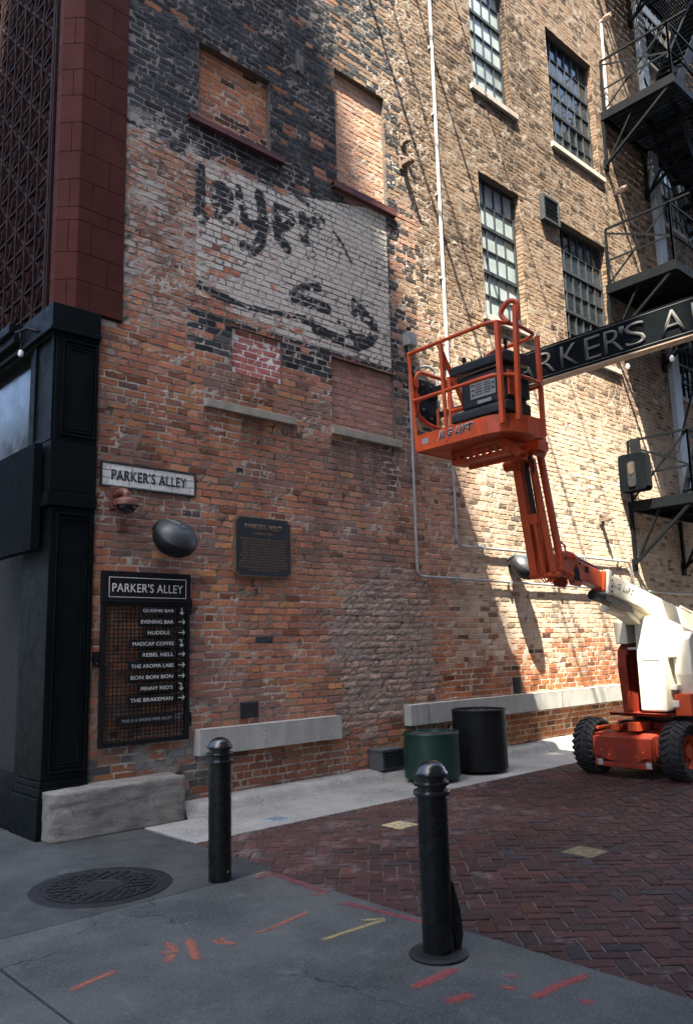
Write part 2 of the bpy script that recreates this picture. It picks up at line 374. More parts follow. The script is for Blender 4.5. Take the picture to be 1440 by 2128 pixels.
# ------------------------------------------------------------------ brick generator
CO = .0805; JT = .0155
def sz(z): return round(z / CO) * CO
class Bricks:
    """collects bricks; each is (centre u, centre v, half u, half v, angle, random x4, style)"""
    def __init__(s): s.L = {}; s.V = []; s.F = []; s.CC = []; s.n = 0
    def put(s, key, row): s.L.setdefault(key, []).append(row)
    def flush(s, frame, colfn, relief=.0022, jit=.0022, rough=1.0, lump=None):
        for (nu, nv), rows in s.L.items():
            A = np.array(rows); n = len(A)
            eu = .94 if nu > 2 else .9; gu, gv = np.meshgrid(np.concatenate([[-1], np.linspace(-eu, eu, nu + 1), [1]]), np.concatenate([[-1], np.linspace(-.84, .84, nv + 1), [1]]), indexing='ij'); nu += 2; nv += 2
            gu = gu.ravel()[None]; gv = gv.ravel()[None]; k = gu.shape[1]
            cu, cv, hu, hv, an = [A[:, i][:, None] for i in range(5)]
            r = A[:, 5:9]
            lu = gu * hu; lv = gv * hv
            e = (np.abs(gu) > .999).astype(float); g = (np.abs(gv) > .999).astype(float)
            lp = lump(cu, cv) if lump is not None else np.zeros_like(cu)
            J = .0016 * rough * (1 + 2.5 * lp)
            lu = lu + rng.normal(0, 1, (n, k)) * J * (1 + e); lv = lv + rng.normal(0, 1, (n, k)) * J * (.6 + .6 * g)
            d = (r[:, 3][:, None] - .5) * 2 * jit * (1 + 1.2 * lp) + rng.normal(0, .0009 * rough, (n, k)) * (1 + 2 * lp)
            d = d - relief * (e + g) * (.6 + .8 * rng.random((n, k))) * (1 + .7 * lp) + lp * .0055 * (1 - gu ** 2) * (1 - gv ** 2)
            rot = an + (r[:, 2][:, None] - .5) * (.012 + .032 * lp)
            cs, sn = np.cos(rot), np.sin(rot)
            U = cu + lu * cs - lv * sn; Vv = cv + lu * sn + lv * cs
            idx = np.arange((nu + 1) * (nv + 1)).reshape(nu + 1, nv + 1)
            per = list(idx[:-1, 0]) + list(idx[-1, :-1]) + list(idx[:0:-1, -1]) + list(idx[0, :0:-1])
            P = len(per)
            U2 = np.concatenate([U, U[:, per]], 1); V2 = np.concatenate([Vv, Vv[:, per]], 1)
            d2 = np.concatenate([d, np.full((n, P), -.024)], 1)
            col = colfn(U2, V2, np.broadcast_to(cu, U2.shape), np.broadcast_to(cv, U2.shape), r, d2)
            xyz = frame(U2, V2, d2)
            q = np.stack([idx[:-1, :-1], idx[1:, :-1], idx[1:, 1:], idx[:-1, 1:]], -1).reshape(-1, 4)
            sk = [(per[(i + 1) % P], per[i], k + i, k + (i + 1) % P) for i in range(P)]
            q = np.concatenate([q, np.array(sk)], 0)
            q = (q[None] + (np.arange(n) * (k + P))[:, None, None] + s.n).reshape(-1, 4)
            s.V.append(xyz.reshape(-1, 3)); s.F.append(q); s.CC.append(col.reshape(-1, 3)); s.n += n * (k + P)
        s.L = {}
    def sheet(s, u0, u1, v0, v1, step, frame, colfn, depth, jit=.0025, holes=(), lump=None, clip=None):
        us = np.unique(np.concatenate([np.arange(u0, u1, step), [u1]] + [[min(max(h[0], u0), u1), min(max(h[1], u0), u1)] for h in holes]))
        vs = np.unique(np.concatenate([np.arange(v0, v1, step), [v1]] + [[min(max(h[2], v0), v1), min(max(h[3], v0), v1)] for h in holes]))
        gu, gv = np.meshgrid(us, vs, indexing='ij'); a, b = gu.shape
        d = -depth + rng.normal(0, jit, gu.shape)
        if lump is not None: d = d + lump(gu, gv) * .004
        col = colfn(gu.ravel()[None], gv.ravel()[None], None, None, None, None)[0]
        xyz = frame(gu.ravel(), gv.ravel(), d.ravel())
        idx = np.arange(a * b).reshape(a, b)
        q = np.stack([idx[:-1, :-1], idx[1:, :-1], idx[1:, 1:], idx[:-1, 1:]], -1).reshape(-1, 4)
        mu = (gu[:-1, :-1] + gu[1:, 1:]).ravel() / 2; mv = (gv[:-1, :-1] + gv[1:, 1:]).ravel() / 2
        keep = np.ones(len(q), bool)
        for h in holes: keep &= ~((mu > h[0]) & (mu < h[1]) & (mv > h[2]) & (mv < h[3]))
        if clip is not None: keep &= clip(mu, mv)
        s.V.append(xyz); s.F.append(q[keep] + s.n); s.CC.append(col); s.n += len(xyz)
    def quads(s, vs, col):
        s.V.append(np.array(vs, float)); s.F.append(np.arange(len(vs)).reshape(-1, 4) + s.n); s.CC.append(np.tile(np.array(col, float), (len(vs), 1))); s.n += len(vs)
    def build(s, name, material, parent=None):
        V = np.concatenate(s.V).astype(np.float32); F = np.concatenate(s.F).astype(np.int32); K = np.concatenate(s.CC)
        me = bpy.data.meshes.new(name); me.vertices.add(len(V)); me.vertices.foreach_set('co', V.ravel())
        me.loops.add(F.size); me.polygons.add(len(F)); me.loops.foreach_set('vertex_index', F.ravel())
        me.polygons.foreach_set('loop_start', np.arange(0, F.size, 4, dtype=np.int32))
        me.polygons.foreach_set('use_smooth', np.zeros(len(F), bool))
        me.update(calc_edges=True); me.validate()
        at = me.color_attributes.new('Col', 'FLOAT_COLOR', 'POINT')
        at.data.foreach_set('color', np.concatenate([np.clip(K, 0, 1), np.ones((len(K), 1))], 1).astype(np.float32).ravel())
        return link(name, me, material, parent)

# ------------------------------------------------------------------ wall colouring
STROKES = [
([(4.65, 7.28), (4.655, 7.04), (4.65, 6.80)], 0.115), ([(4.65, 6.66), (4.68, 6.64)], 0.16),
([(4.90, 7.10), (4.86, 6.97), (4.90, 6.88)], 0.15), ([(4.97, 7.13), (4.96, 6.90)], 0.13), ([(5.04, 6.93), (4.98, 6.86)], 0.13), ([(5.08, 6.98), (5.0, 6.9)], .09),
([(5.06, 7.12), (5.10, 7.05)], .06), ([(4.9, 6.74), (5.0, 6.70)], 0.10), ([(5.08, 6.74), (5.14, 6.72)], .07),
([(5.19, 7.21), (5.22, 7.07), (5.28, 6.89)], 0.10),
([(5.51, 7.25), (5.55, 7.08), (5.57, 6.85), (5.53, 6.62), (5.4, 6.46), (5.28, 6.47)], 0.13),
([(5.27, 6.83), (5.4, 6.79), (5.53, 6.86)], 0.10), ([(5.8, 7.17), (5.77, 6.97), (5.82, 6.77), (5.94, 6.67)], 0.13),
([(5.84, 7.19), (5.98, 7.18), (6.04, 7.09), (5.92, 6.95), (5.81, 6.93)], 0.10),
([(6.21, 7.21), (6.23, 7.04), (6.25, 6.86)], 0.13), ([(6.34, 6.71), (6.35, 6.71)], 0.15),
([(6.3, 7.14), (6.42, 7.23), (6.5, 7.19)], 0.11), ([(5.93, 7.55), (6.13, 7.47), (6.37, 7.4), (6.58, 7.29)], 0.06),
([(6.75, 7.2), (6.92, 7.06), (7.07, 6.85)], 0.04), ([(4.65, 5.78), (4.84, 5.73), (5.05, 5.71)], 0.09),
([(5.05, 5.71), (5.34, 5.7), (5.71, 5.73), (6.15, 5.8)], 0.06), ([(6.04, 6.01), (6.12, 6.16), (6.28, 6.25), (6.46, 6.29)], 0.10),
([(6.05, 6.06), (6.28, 6.03), (6.6, 6.04)], 0.13), ([(7.1, 6.28), (7.1, 6.12)], 0.10),
([(7.12, 6.25), (7.28, 6.17), (7.41, 6.11)], 0.12), ([(6.21, 5.78), (6.33, 5.78)], 0.10),
([(6.41, 5.7), (6.65, 5.67), (6.87, 5.66), (7.13, 5.65), (7.36, 5.76), (7.49, 5.92), (7.47, 6.03)], 0.13),
([(7.0, 5.74), (7.26, 5.78)], 0.12), ([(6.82, 5.87), (7.0, 5.84)], 0.10), ([(7.27, 6.09), (7.42, 6.05)], 0.10)]
def stroke_mask(X, Z):
    out = np.zeros(X.shape, bool)
    sel = (X > 4.4) & (X < 7.75) & (Z > 5.4) & (Z < 7.75)
    if not sel.any(): return out
    x, z = X[sel], Z[sel]; mm = np.zeros(x.shape, bool)
    for pts, w in STROKES:
        for (ax, az), (bx_, bz) in zip(pts[:-1], pts[1:]):
            dx, dz = bx_ - ax, bz - az; L = dx * dx + dz * dz + 1e-9
            t = np.clip(((x - ax) * dx + (z - az) * dz) / L, 0, 1)
            mm |= (x - ax - t * dx) ** 2 + (z - az - t * dz) ** 2 < (w * .61) ** 2
    out[sel] = mm; return out
def lime(X, Z):
    n = fbm(X * 1.7, Z * 1.7, 5)
    a = S(6.25, 6.9, X + (n - .5) * 1.0) * (1 - S(8.0, 8.7, X + (n - .5) * .9))
    b = S(.35, .9, Z + (n - .5) * .8) * (1 - S(1.9, 2.9, Z + (n - .5) * 1.2))
    return np.clip(a * b, 0, 1)
def sign_cover(X, Z, n):
    top = np.where(X < 5.9, 7.42, 7.42 + (X - 5.9) * .25)
    inside = (X > 4.6) & (X < 7.79) & (Z > 5.46) & (Z < np.minimum(top, 7.82))
    bias = .73 + .16 * S(5.0, 6.6, X) - .2 * (1 - S(5.5, 6.0, Z)) * (1 - S(5.5, 7.0, X)) - .18 * S(7.15, 7.7, Z) * (1 - S(5.8, 7.2, X)) - .12 * (1 - S(4.7, 5.2, X))
    return inside, bias

def pick(r, tbl):
    mean = sum(np.array(c_) * p_ for p_, c_ in tbl) / sum(p_ for p_, c_ in tbl)
    return lerp(_pick(r, tbl), mean, .38)
def _pick(r, tbl):
    out = np.zeros((len(r), 3)); c = 0
    for p, col in tbl:
        out[(r >= c) & (r < c + p)] = col; c += p
    out[r >= c] = tbl[-1][1]; return out
LOW = [(.32, (0.439, 0.183, 0.104)), (.24, (0.366, 0.140, 0.088)), (.14, (0.500, 0.226, 0.107)), (.16, (0.299, 0.132, 0.098)), (.06, (0.537, 0.268, 0.110)), (.03, (0.183, 0.104, 0.088)), (.05, (0.415, 0.244, 0.177))]
MID = [(.30, (0.415, 0.213, 0.146)), (.26, (0.348, 0.171, 0.122)), (.12, (0.451, 0.226, 0.122)), (.20, (0.293, 0.171, 0.137)), (.08, (0.476, 0.268, 0.159)), (.04, (0.195, 0.122, 0.110))]
TAN = [(.32, (.35, .25, .17)), (.28, (.29, .205, .14)), (.20, (.41, .295, .20)), (.10, (.40, .245, .14)), (.10, (.215, .155, .115))]
PALE = [(.38, (.56, .445, .335)), (.27, (.52, .39, .28)), (.2, (.60, .49, .385)), (.10, (.52, .35, .225)), (.05, (.42, .30, .225))]  # pale washed brick, lightened further so the lower wall looks sunlit
ORA = [(.4, (.40, .13, .045)), (.3, (.32, .095, .04)), (.15, (.44, .19, .06)), (.15, (.2, .075, .05))]
INF1 = [(.45, (0.415, 0.159, 0.076)), (.25, (0.317, 0.122, 0.073)), (.15, (0.464, 0.207, 0.091)), (.15, (0.159, 0.104, 0.091))]
INF2 = [(.4, (0.488, 0.287, 0.195)), (.3, (0.415, 0.226, 0.146)), (.2, (0.500, 0.329, 0.244)), (.1, (0.195, 0.146, 0.128))]
PINK = [(.6, (0.439, 0.165, 0.140)), (.4, (0.378, 0.134, 0.116))]
DUST = [(.5, (0.378, 0.201, 0.159)), (.3, (0.329, 0.159, 0.122)), (.2, (0.403, 0.244, 0.201))]
def tint(base, r):
    return base * (.86 + .28 * r[:, 1])[:, None] * (1 + (r[:, 2] - .5)[:, None] * np.array([.06, .0, -.1]))

def wall_col(X, Z, cx, cz, r, d, style='wall'):
    if r is None: return mortar_col(X, Z, style)
    n = len(r); bx_, bz = cx[:, 0], cz[:, 0]
    q = fbm(bx_ * 1.1, bz * 1.1, 3); q2 = fbm(bx_ * 3.1, bz * 3.1, 9)
    r0, r1 = r[:, 0], (r[:, 1] * 7.31 + r[:, 0] * 3.7) % 1
    if style == 'bw1':
        base = tint(pick(r0, INF1), r); dk = r1 < .05 + .5 * (1 - S(7.95, 8.35, bz)); base[dk] = base[dk] * .18 + .01
    elif style == 'bw2': base = tint(pick(r0, INF2), r)
    elif style == 'bw3': base = tint(pick(r0, PINK), r)
    elif style == 'bw4': base = tint(pick(r0, DUST), r)
    else:
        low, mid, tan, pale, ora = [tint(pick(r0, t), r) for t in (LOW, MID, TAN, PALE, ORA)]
        hx = bx_ + (q - .5) * 2.2; hz = bz + (q2 - .5) * 1.4
        wm = S(5.6, 7.4, hx) * S(1.2, 2.2, hz); base = lerp(low, mid, wm[:, None])
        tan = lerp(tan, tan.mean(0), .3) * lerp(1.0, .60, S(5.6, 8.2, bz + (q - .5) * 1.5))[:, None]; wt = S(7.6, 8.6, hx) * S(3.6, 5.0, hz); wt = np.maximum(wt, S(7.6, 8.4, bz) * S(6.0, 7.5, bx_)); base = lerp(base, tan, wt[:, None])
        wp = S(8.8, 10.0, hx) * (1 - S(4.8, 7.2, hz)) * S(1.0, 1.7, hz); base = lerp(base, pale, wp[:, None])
        wo = S(7.9, 8.8, hx) * (1 - S(1.1, 1.9, hz + (r1 - .5) * .8)); base = lerp(base, ora, (wo * .85)[:, None])
        # left strip with flaking whitewash: browner
        wl = (1 - S(4.4, 4.8, bx_)) * S(4.9, 5.6, hz) * (1 - S(7.3, 7.7, bz)); base = lerp(base, mid * .8, (wl * .8)[:, None])
        # soot-black painted brick
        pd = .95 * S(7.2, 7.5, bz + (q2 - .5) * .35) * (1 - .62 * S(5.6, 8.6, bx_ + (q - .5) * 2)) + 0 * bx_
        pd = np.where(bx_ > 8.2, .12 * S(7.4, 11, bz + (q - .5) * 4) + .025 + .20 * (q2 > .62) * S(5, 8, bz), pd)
        pd = np.where((bz < 7.2) & (bx_ < 8.2), .004 + .05 * (q2 > .7), pd)
        pd = np.where((bx_ > 7.8) & (bx_ < 8.8) & (bz > 4.6) & (bz < 7.6), .24 + .3 * (q2 > .55), pd)
        for a0, a1, b0, b1 in ((4.58, 5.06, 5.02, 5.46), (5.84, 6.64, 5.1, 5.47), (7.82, 8.3, 5.3, 5.6), (7.8, 7.98, 5.6, 6.3)):
            pd = np.where((bx_ > a0) & (bx_ < a1) & (bz > b0) & (bz < b1), .85, pd)
        dk = r1 < pd
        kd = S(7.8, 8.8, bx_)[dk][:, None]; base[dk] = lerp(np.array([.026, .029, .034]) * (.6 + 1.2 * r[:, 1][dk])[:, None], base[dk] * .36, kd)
        md = (~dk) & (r1 < pd + .08); base[md] *= .5
        # purple-grey stained bricks about the middle
        gs = (fbm(bx_ * 1.6, bz * 2.2, 41) > .6) & (bx_ < 8.5) & (bz < 5.2); base[gs] = base[gs] * .55 + np.array([.075, .065, .065])
        # brick darkens towards the foot of the wall on the left
        wf = (1 - S(.5, 1.1, hz)) * (1 - S(6.5, 7.4, bx_)); base = base * (1 - .35 * wf)[:, None]
        gr = (bz < .62) & (bx_ < 4.75) & (r1 < .62); base[gr] = np.array([.10, .10, .10]) * (.7 + .7 * r[:, 1][gr])[:, None]
    col = np.repeat(base[:, None, :], X.shape[1], 1)
    # vertex-level overlays
    f1 = fbm(X * 9, Z * 16, 21); f2 = fbm(X * 23, Z * 37, 22)
    col = col * (.82 + .36 * f1)[..., None]
    if style == 'wall':
        L = lime(cx, cz); Lm = S(.0, .35, L - .62 * r[:, 0][:, None] - .05) * np.clip(.55 + .9 * (f2 - .3), 0, 1)
        lc = lerp(np.array([.40, .30, .245]), np.array([.40, .37, .325]), r[:, 2][:, None]) * (.8 + .35 * r[:, 1])[:, None]
        col = lerp(col, lc[:, None, :] * (.72 + .5 * f1)[..., None], (Lm * .9)[..., None])
        # broad soot and rain washing over whole areas of wall
        big = fbm(X * .55, Z * .28, 81); big2 = fbm(X * 1.9, Z * .5, 82)
        col = col * (1 - .30 * S(.5, .68, big) * S(2.2, 3.2, Z) - .16 * S(.52, .66, big2))[..., None]
        fl = S(.50, .57, f2 * .6 + fbm(X * 3, Z * 5, 31) * .4 + .07 * (r[:, 3] - .5)[:, None]) * (1 - S(4.5, 4.75, X)) * S(4.9, 5.5, Z) * (1 - S(7.45, 7.75, Z)) * (X > 3.66)
        col = lerp(col, np.array([.42, .41, .38]), fl[..., None] * .85)
        ins, bias = sign_cover(X, Z, None)
        bb = np.where(r[:, 1] > .93, -.22, (r[:, 1] - .5) * .16)[:, None]
        cov = np.where(ins, S(.40, .52, bias + bb - .55 * (fbm(X * 6, Z * 11, 33) * .55 + f2 * .45) + .18), 0)
        col = lerp(col, np.array([.60, .575, .515]) * (.80 + .30 * f1)[..., None], (cov * .93)[..., None])
        sm = stroke_mask(X + (f1 - .5) * .016, Z + (f2 - .5) * .014) & ((f2 * .4 + fbm(X * 7, Z * 10, 35) * .6) < .64 + .14 * (r[:, 2] - .5)[:, None])
        col[sm] = np.array([.025, .03, .036])
        # painted border of the old sign
        bd = ((np.abs(X - 7.815) < .022) & (Z > 5.42) & (Z < 7.75) | (np.abs(Z - 5.45) < .035) & (X > 4.62) & (X < 7.83)) & (f2 < .64)
        col[bd] = np.array([.03, .034, .04])
        # cement smears at the foot of the corner and by the pier
        ce = (S(.56, .62, fbm(X * 4, Z * 6, 51)) * (1 - S(.65, .95, Z)) * (1 - S(4.6, 5.1, X)) + S(.6, .64, fbm(X * 5, Z * 5, 52)) * (1 - S(3.6, 3.8, X)) * S(4.0, 4.5, Z) * (Z < 5.1))
        ce = np.clip(ce, 0, 1); col = lerp(col, np.array([.24, .24, .225]), (ce * .85)[..., None])
        # soft dirt runs under the sills
        for a0, a1, zt, ln in ((4.7, 6.0, 4.33, 1.1), (6.62, 7.9, 4.33, 1.3), (10.0, 11.3, 6.85, .8), (12.5, 14.3, 6.85, .8), (10.0, 11.3, 11.0, .9)):
            run = fbm(X * 8, Z * .7, 61); st = (X > a0) & (X < a1) & (Z < zt); k = np.where(st, S(ln, 0, zt - Z) * S(.42, .62, run), 0)
            col = col * (1 - .38 * k)[..., None]
    return col
def mortar_col(X, Z, style):
    f = fbm(X * 5, Z * 5, 71); g = fbm(X * 17, Z * 17, 72)
    base = np.array([.42, .375, .32]) * (.72 + .5 * f)[..., None]
    if style == 'bw3': return np.ones(X.shape)[..., None] * np.array([.74, .71, .67]) * (.85 + .3 * g)[..., None]
    if style == 'bw4': return np.array([.24, .205, .175]) * (.8 + .4 * g)[..., None]
    if style != 'wall': return base
    up = S(7.2, 8.0, Z) * (1 - S(6.8, 8.6, X)); base = lerp(base, np.array([.20, .185, .165]) * (.7 + .6 * f)[..., None], up[..., None])
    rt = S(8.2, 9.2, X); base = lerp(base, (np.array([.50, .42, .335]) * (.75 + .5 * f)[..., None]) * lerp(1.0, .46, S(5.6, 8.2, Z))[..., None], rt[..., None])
    ins, bias = sign_cover(X, Z, None); base = lerp(base, np.array([.40, .375, .335]) * (.6 + .6 * g)[..., None], (ins * .9)[..., None])
    dkz = S(.47, .53, fbm(X * 2.6, Z * 3.2, 77)) * (1 - S(8, 9, X)) * (1 - rt); base = base * (1 - .55 * dkz)[..., None]
    lm = lime(X, Z); base = lerp(base, np.array([.22, .19, .16]) * (.5 + 1.0 * g)[..., None], (lm * .8)[..., None])
    hole = g > .70; base[hole] *= .25
    return base

# ------------------------------------------------------------------ the brick building
bld = thing('brick_building', 'weathered red and buff brick building with ghost sign, red terracotta corner and black storefront', 'building', (3.4, 0, 0))
WX0, WX1 = 3.44, 21.0
ztop = lambda x: 10.0 + .62 * (x - 3.7)
WIN = [  # x0, x1, z0, z1, cols, rows, heavy rows, pane
    (10.10, 11.20, 11.13, 13.66, 4, 6, (2, 4), 'pane_blind'),
    (12.56, 14.26, 11.13, 13.66, 6, 6, (2, 4), 'pane_dark'),
    (10.08, 11.24, 6.95, 9.48, 4, 6, (2, 4), 'pane_blind'),
    (12.52, 14.2, 6.95, 9.48, 6, 6, (2, 4), 'pane_dark'),
    (17.05, 18.65, 11.13, 13.66, 6, 6, (2, 4), 'pane_blind'),
    (17.05, 18.65, 6.95, 9.48, 6, 6, (2, 4), 'pane_dark'),
    (17.05, 18.65, 15.3, 17.8, 6, 6, (2, 4), 'pane_dark')]
INF = [(4.62, 5.70, 7.88, 8.93, 'bw1', .09), (6.84, 7.84, 7.94, 9.74, 'bw2', .07), (5.09, 5.84, 4.84, 5.40, 'bw3', .035), (6.66, 7.83, 4.45, 5.42, 'bw4', .05)]
holes = [(w[0], w[1], sz(w[2]), sz(w[3])) for w in WIN] + [(i[0], i[1], sz(i[2]), sz(i[3])) for i in INF]
wallF = lambda dy: (lambda u, v, d: np.stack([u, dy - d, v], -1))
B = Bricks()
def lay(u0, u1, v0, v1, holes, key, shift=0., clip=None, blen=.235, fine=None, headers=True):
    k0, k1 = int(round(v0 / CO)), int(round(v1 / CO))
    for k in range(k0, k1):
        za, zb_ = k * CO + JT / 2, (k + 1) * CO - JT / 2; zc = (za + zb_) / 2
        hd = headers and k % 7 == 3
        ln = blen / 2 if hd else blen
        x = u0 - ((k * .5 + .11 * (k % 3)) % 1) * ln + shift
        segs = []
        while x < u1:
            l = ln * (1 + random.gauss(0, .045)); segs.append([max(x + JT / 2, u0), min(x + l - JT / 2, u1)]); x += l
        for h in holes:
            if h[2] < zc < h[3]:
                ns = []
                for a, b in segs:
                    if b <= h[0] or a >= h[1]: ns.append([a, b]); continue
                    if a < h[0]: ns.append([a, h[0]])
                    if b > h[1]: ns.append([h[1], b])
                segs = ns
        for a, b in segs:
            if b - a < .03: continue
            uc = (a + b) / 2
            if clip is not None and not clip(uc, zc): continue
            kk = fine if fine and 4.4 < uc < 7.95 and 5.3 < zc < 7.95 else key
            zj = random.gauss(0, .0012)
            B.put(kk, (uc, zc + zj, (b - a) / 2, (zb_ - za) / 2 * random.uniform(.94, 1.03), 0, random.random(), random.random(), random.random(), random.random()))
inview = lambda u, z: z < ztop(u)
for a, b, key in ((WX0, 8.4, (5, 2)), (8.4, 14.6, (4, 2)), (14.6, WX1, (3, 1))):
    lay(a, b, sz(.0), sz(20.2), holes, key, clip=lambda u, z: inview(u, z) and not (u < 3.69 and z > 5.0), fine=(10, 4))
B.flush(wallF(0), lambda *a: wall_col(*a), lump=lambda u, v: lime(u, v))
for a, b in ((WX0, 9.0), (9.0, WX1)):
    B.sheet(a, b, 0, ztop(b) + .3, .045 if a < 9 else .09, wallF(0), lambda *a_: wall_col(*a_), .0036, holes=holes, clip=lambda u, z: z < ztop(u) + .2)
for x0, x1, z0, z1, st, dp in INF:
    fr = wallF(dp); z0, z1 = sz(z0), sz(z1)
    lay(x0, x1, z0, z1, [], (8, 3), shift=.07, headers=False, blen=.235 if st != 'bw3' else .22)
    B.flush(fr, lambda *a, st=st: wall_col(*a, style=st), relief=.002)
    B.sheet(x0, x1, z0, z1, .05, fr, lambda *a_, st=st: wall_col(*a_, style=st), .0045 if st != 'bw3' else .0025)
    rc = (.12, .1, .085)
    B.quads([(x0, -.004, z0), (x0, dp + .02, z0), (x0, dp + .02, z1), (x0, -.004, z1), (x1, -.004, z0), (x1, dp + .02, z0), (x1, dp + .02, z1), (x1, -.004, z1),
             (x0, -.004, z1), (x1, -.004, z1), (x1, dp + .02, z1), (x0, dp + .02, z1), (x0, -.004, z0), (x1, -.004, z0), (x1, dp + .02, z0), (x0, dp + .02, z0)], rc)
RV = .17
for w in WIN:                                            # brick reveals
    for xx, sg in ((w[0], 1), (w[1], -1)):
        z0, z1 = sz(w[2]), sz(w[3])
        for k in range(int(round(z0 / CO)), int(round(z1 / CO))):
            x = .006
            for l in ((.08, .075) if k % 2 else (.155,)):
                B.put((2, 1), (x + l / 2, (k + .5) * CO, l / 2 - .004, CO / 2 - .006, 0, random.random(), random.random(), random.random(), random.random())); x += l
        fr = (lambda xx, sg: (lambda u, v, d: np.stack([xx + sg * d, u, v], -1)))(xx, sg)
        cf = (lambda xx: (lambda U, V_, cu, cv, r, d: wall_col(np.full(U.shape, xx + .15 * sg), V_, np.full(U.shape, xx), None if cv is None else cv, r, d)))(xx)
        B.flush(fr, cf, jit=.002)
        B.quads([(xx - sg * .008, -.002, z0), (xx - sg * .008, RV + .05, z0), (xx - sg * .008, RV + .05, z1), (xx - sg * .008, -.002, z1)], (.3, .24, .19))
    z1 = sz(w[3]); B.quads([(w[0], -.003, z1 + .003), (w[1], -.003, z1 + .003), (w[1], RV + .05, z1 + .003), (w[0], RV + .05, z1 + .003)], (.12, .1, .085))
B.build('brick_wall', M['brick'], bld)

mb = MB()
mb.prism([(3.72, 9.75), (19.6, 19.45), (26, 19.45), (26, 25), (3.72, 25)], lambda a, b, d: (a, d, b), .03, .5)
mb.bx(21.0, 26, .03, .5, 0, 19.45)
mb.build('upper_wall', M['upper'], bld)
mb = MB(); mb.bx(3.3, 26, .62, 6, 0, 24.9); mb.build('building_core', M['void'], bld)

def window(w):
    x0, x1, z0, z1, nc, nr, heavy, pane = w; z0, z1 = sz(z0), sz(z1)
    y = .12; mb = MB()
    t = .05
    mb.bx(x0, x0 + t, y, y + .05, z0, z1); mb.bx(x1 - t, x1, y, y + .05, z0, z1)
    mb.bx(x0 + t, x1 - t, y + .001, y + .049, z0, z0 + t); mb.bx(x0 + t, x1 - t, y + .001, y + .049, z1 - t, z1)
    for i in range(1, nc):
        xx = x0 + t + (x1 - x0 - 2 * t) * i / nc; mb.bx(xx - .012, xx + .012, y + .006, y + .04, z0 + t, z1 - t)
    for j in range(1, nr):
        zz = z0 + t + (z1 - z0 - 2 * t) * j / nr; hh = .03 if j in heavy else .012
        mb.bx(x0 + t, x1 - t, y - .006 if j in heavy else y + .009, y + .036, zz - hh, zz + hh)
    fr = mb.build('window', M['frame'], bld)
    p = MB()
    for i in range(nc):                                       # panes set at slightly different angles, as old glazing sits
        for j in range(nr):
            xa = x0 + t + (x1 - x0 - 2 * t) * i / nc; xb = x0 + t + (x1 - x0 - 2 * t) * (i + 1) / nc
            za = z0 + t + (z1 - z0 - 2 * t) * j / nr; zb_ = z0 + t + (z1 - z0 - 2 * t) * (j + 1) / nr
            k = [random.uniform(-.004, .004) for _ in range(3)]
            p.add([(xa, y + .034 + k[0], za), (xb, y + .034 + k[1], za), (xb, y + .034 + k[1] + k[2], zb_), (xa, y + .034 + k[0] + k[2], zb_)], [(0, 1, 2, 3)])
    p.build('pane', M[pane], fr)
    MB().bx(x0, x1, y + .06, y + .07, z0, z1).build('backing', M['void'], fr)
    s = MB().bx(x0 - .1, x1 + .14, -.06, .2, z0 - .11, z0 - .004)
    s.build('sill', M['palesill'] if z0 < 9 or nc == 6 else M['sillstone'], fr, bevel=.008)
for w in WIN: window(w)

for nm, x0, x1, za, zb_, mt in (('steel_lintel', 4.47, 5.88, 7.80, 7.875, 'redsteel'), ('steel_lintel', 6.73, 7.96, 7.83, 7.93, 'redsteel')):
    mb = MB(); mb.bx(x0, x1, -.075, .04, zb_ - .022, zb_); mb.bx(x0, x1, -.075, -.055, za, zb_ - .022); mb.bx(x0, x1, -.05, .04, za, za + .02)
    mb.build(nm, M[mt], bld, bevel=.004)
for x0, x1, z0, z1 in ((4.71, 6.01, 4.33, 4.43), (6.62, 7.90, 4.33, 4.44)):
    MB().bx(x0, x1, -.055, .1, z0, z1).build('stone_sill', M['sillstone'], bld, bevel=.008)

# terracotta corner pier: courses of blocks on the alley face, the splayed corner and the return
mb = MB(); zs = [5.06, 5.37, 5.67, 6.02, 6.17, 6.48, 6.80, 7.13, 7.45, 7.76, 8.07, 8.38, 8.70, 9.02, 9.34, 9.66, 9.98, 10.3]
P0, P1, P2, P3 = (3.69, -.035), (3.165, -.06), (3.005, .10), (3.005, .22)
def wallblock(a, b, z0, z1, th=.09):
    d = Vector((b[0] - a[0], b[1] - a[1], 0)); L = d.length; d.normalize(); nrm = Vector((d.y, -d.x, 0))
    A, Bq = Vector((*a, 0)), Vector((*b, 0))
    if nrm.dot(Vector((-1, -1, 0))) < 0: nrm = -nrm
    g = .0022
    pts = [A + d * g, Bq - d * g, Bq - d * g - nrm * th, A + d * g - nrm * th]
    mb.add([(p.x, p.y, z0 + g) for p in pts] + [(p.x, p.y, z1 - g) for p in pts], [(3, 2, 1, 0), (4, 5, 6, 7), (0, 1, 5, 4), (1, 2, 6, 5), (2, 3, 7, 6), (3, 0, 4, 7)])
def ip(a, b, t): return (a[0] + (b[0] - a[0]) * t, a[1] + (b[1] - a[1]) * t)
for i in range(len(zs) - 1):
    sp = .74 if i % 2 else .30
    if i % 2 == 0: wallblock(P0, ip(P0, P1, .72), zs[i], zs[i + 1]); wallblock(ip(P0, P1, .72), P1, zs[i], zs[i + 1])
    else: wallblock(P0, ip(P0, P1, .36), zs[i], zs[i + 1]); wallblock(ip(P0, P1, .36), P1, zs[i], zs[i + 1])
    if i % 2: wallblock(P1, P2, zs[i], zs[i + 1])
    else: wallblock(P1, ip(P1, P2, .45), zs[i], zs[i + 1]); wallblock(ip(P1, P2, .45), P2, zs[i], zs[i + 1])
    wallblock(P2, P3, zs[i], zs[i + 1])
o = mb.build('terracotta_pier', M['terracotta'], bld, bevel=.003)
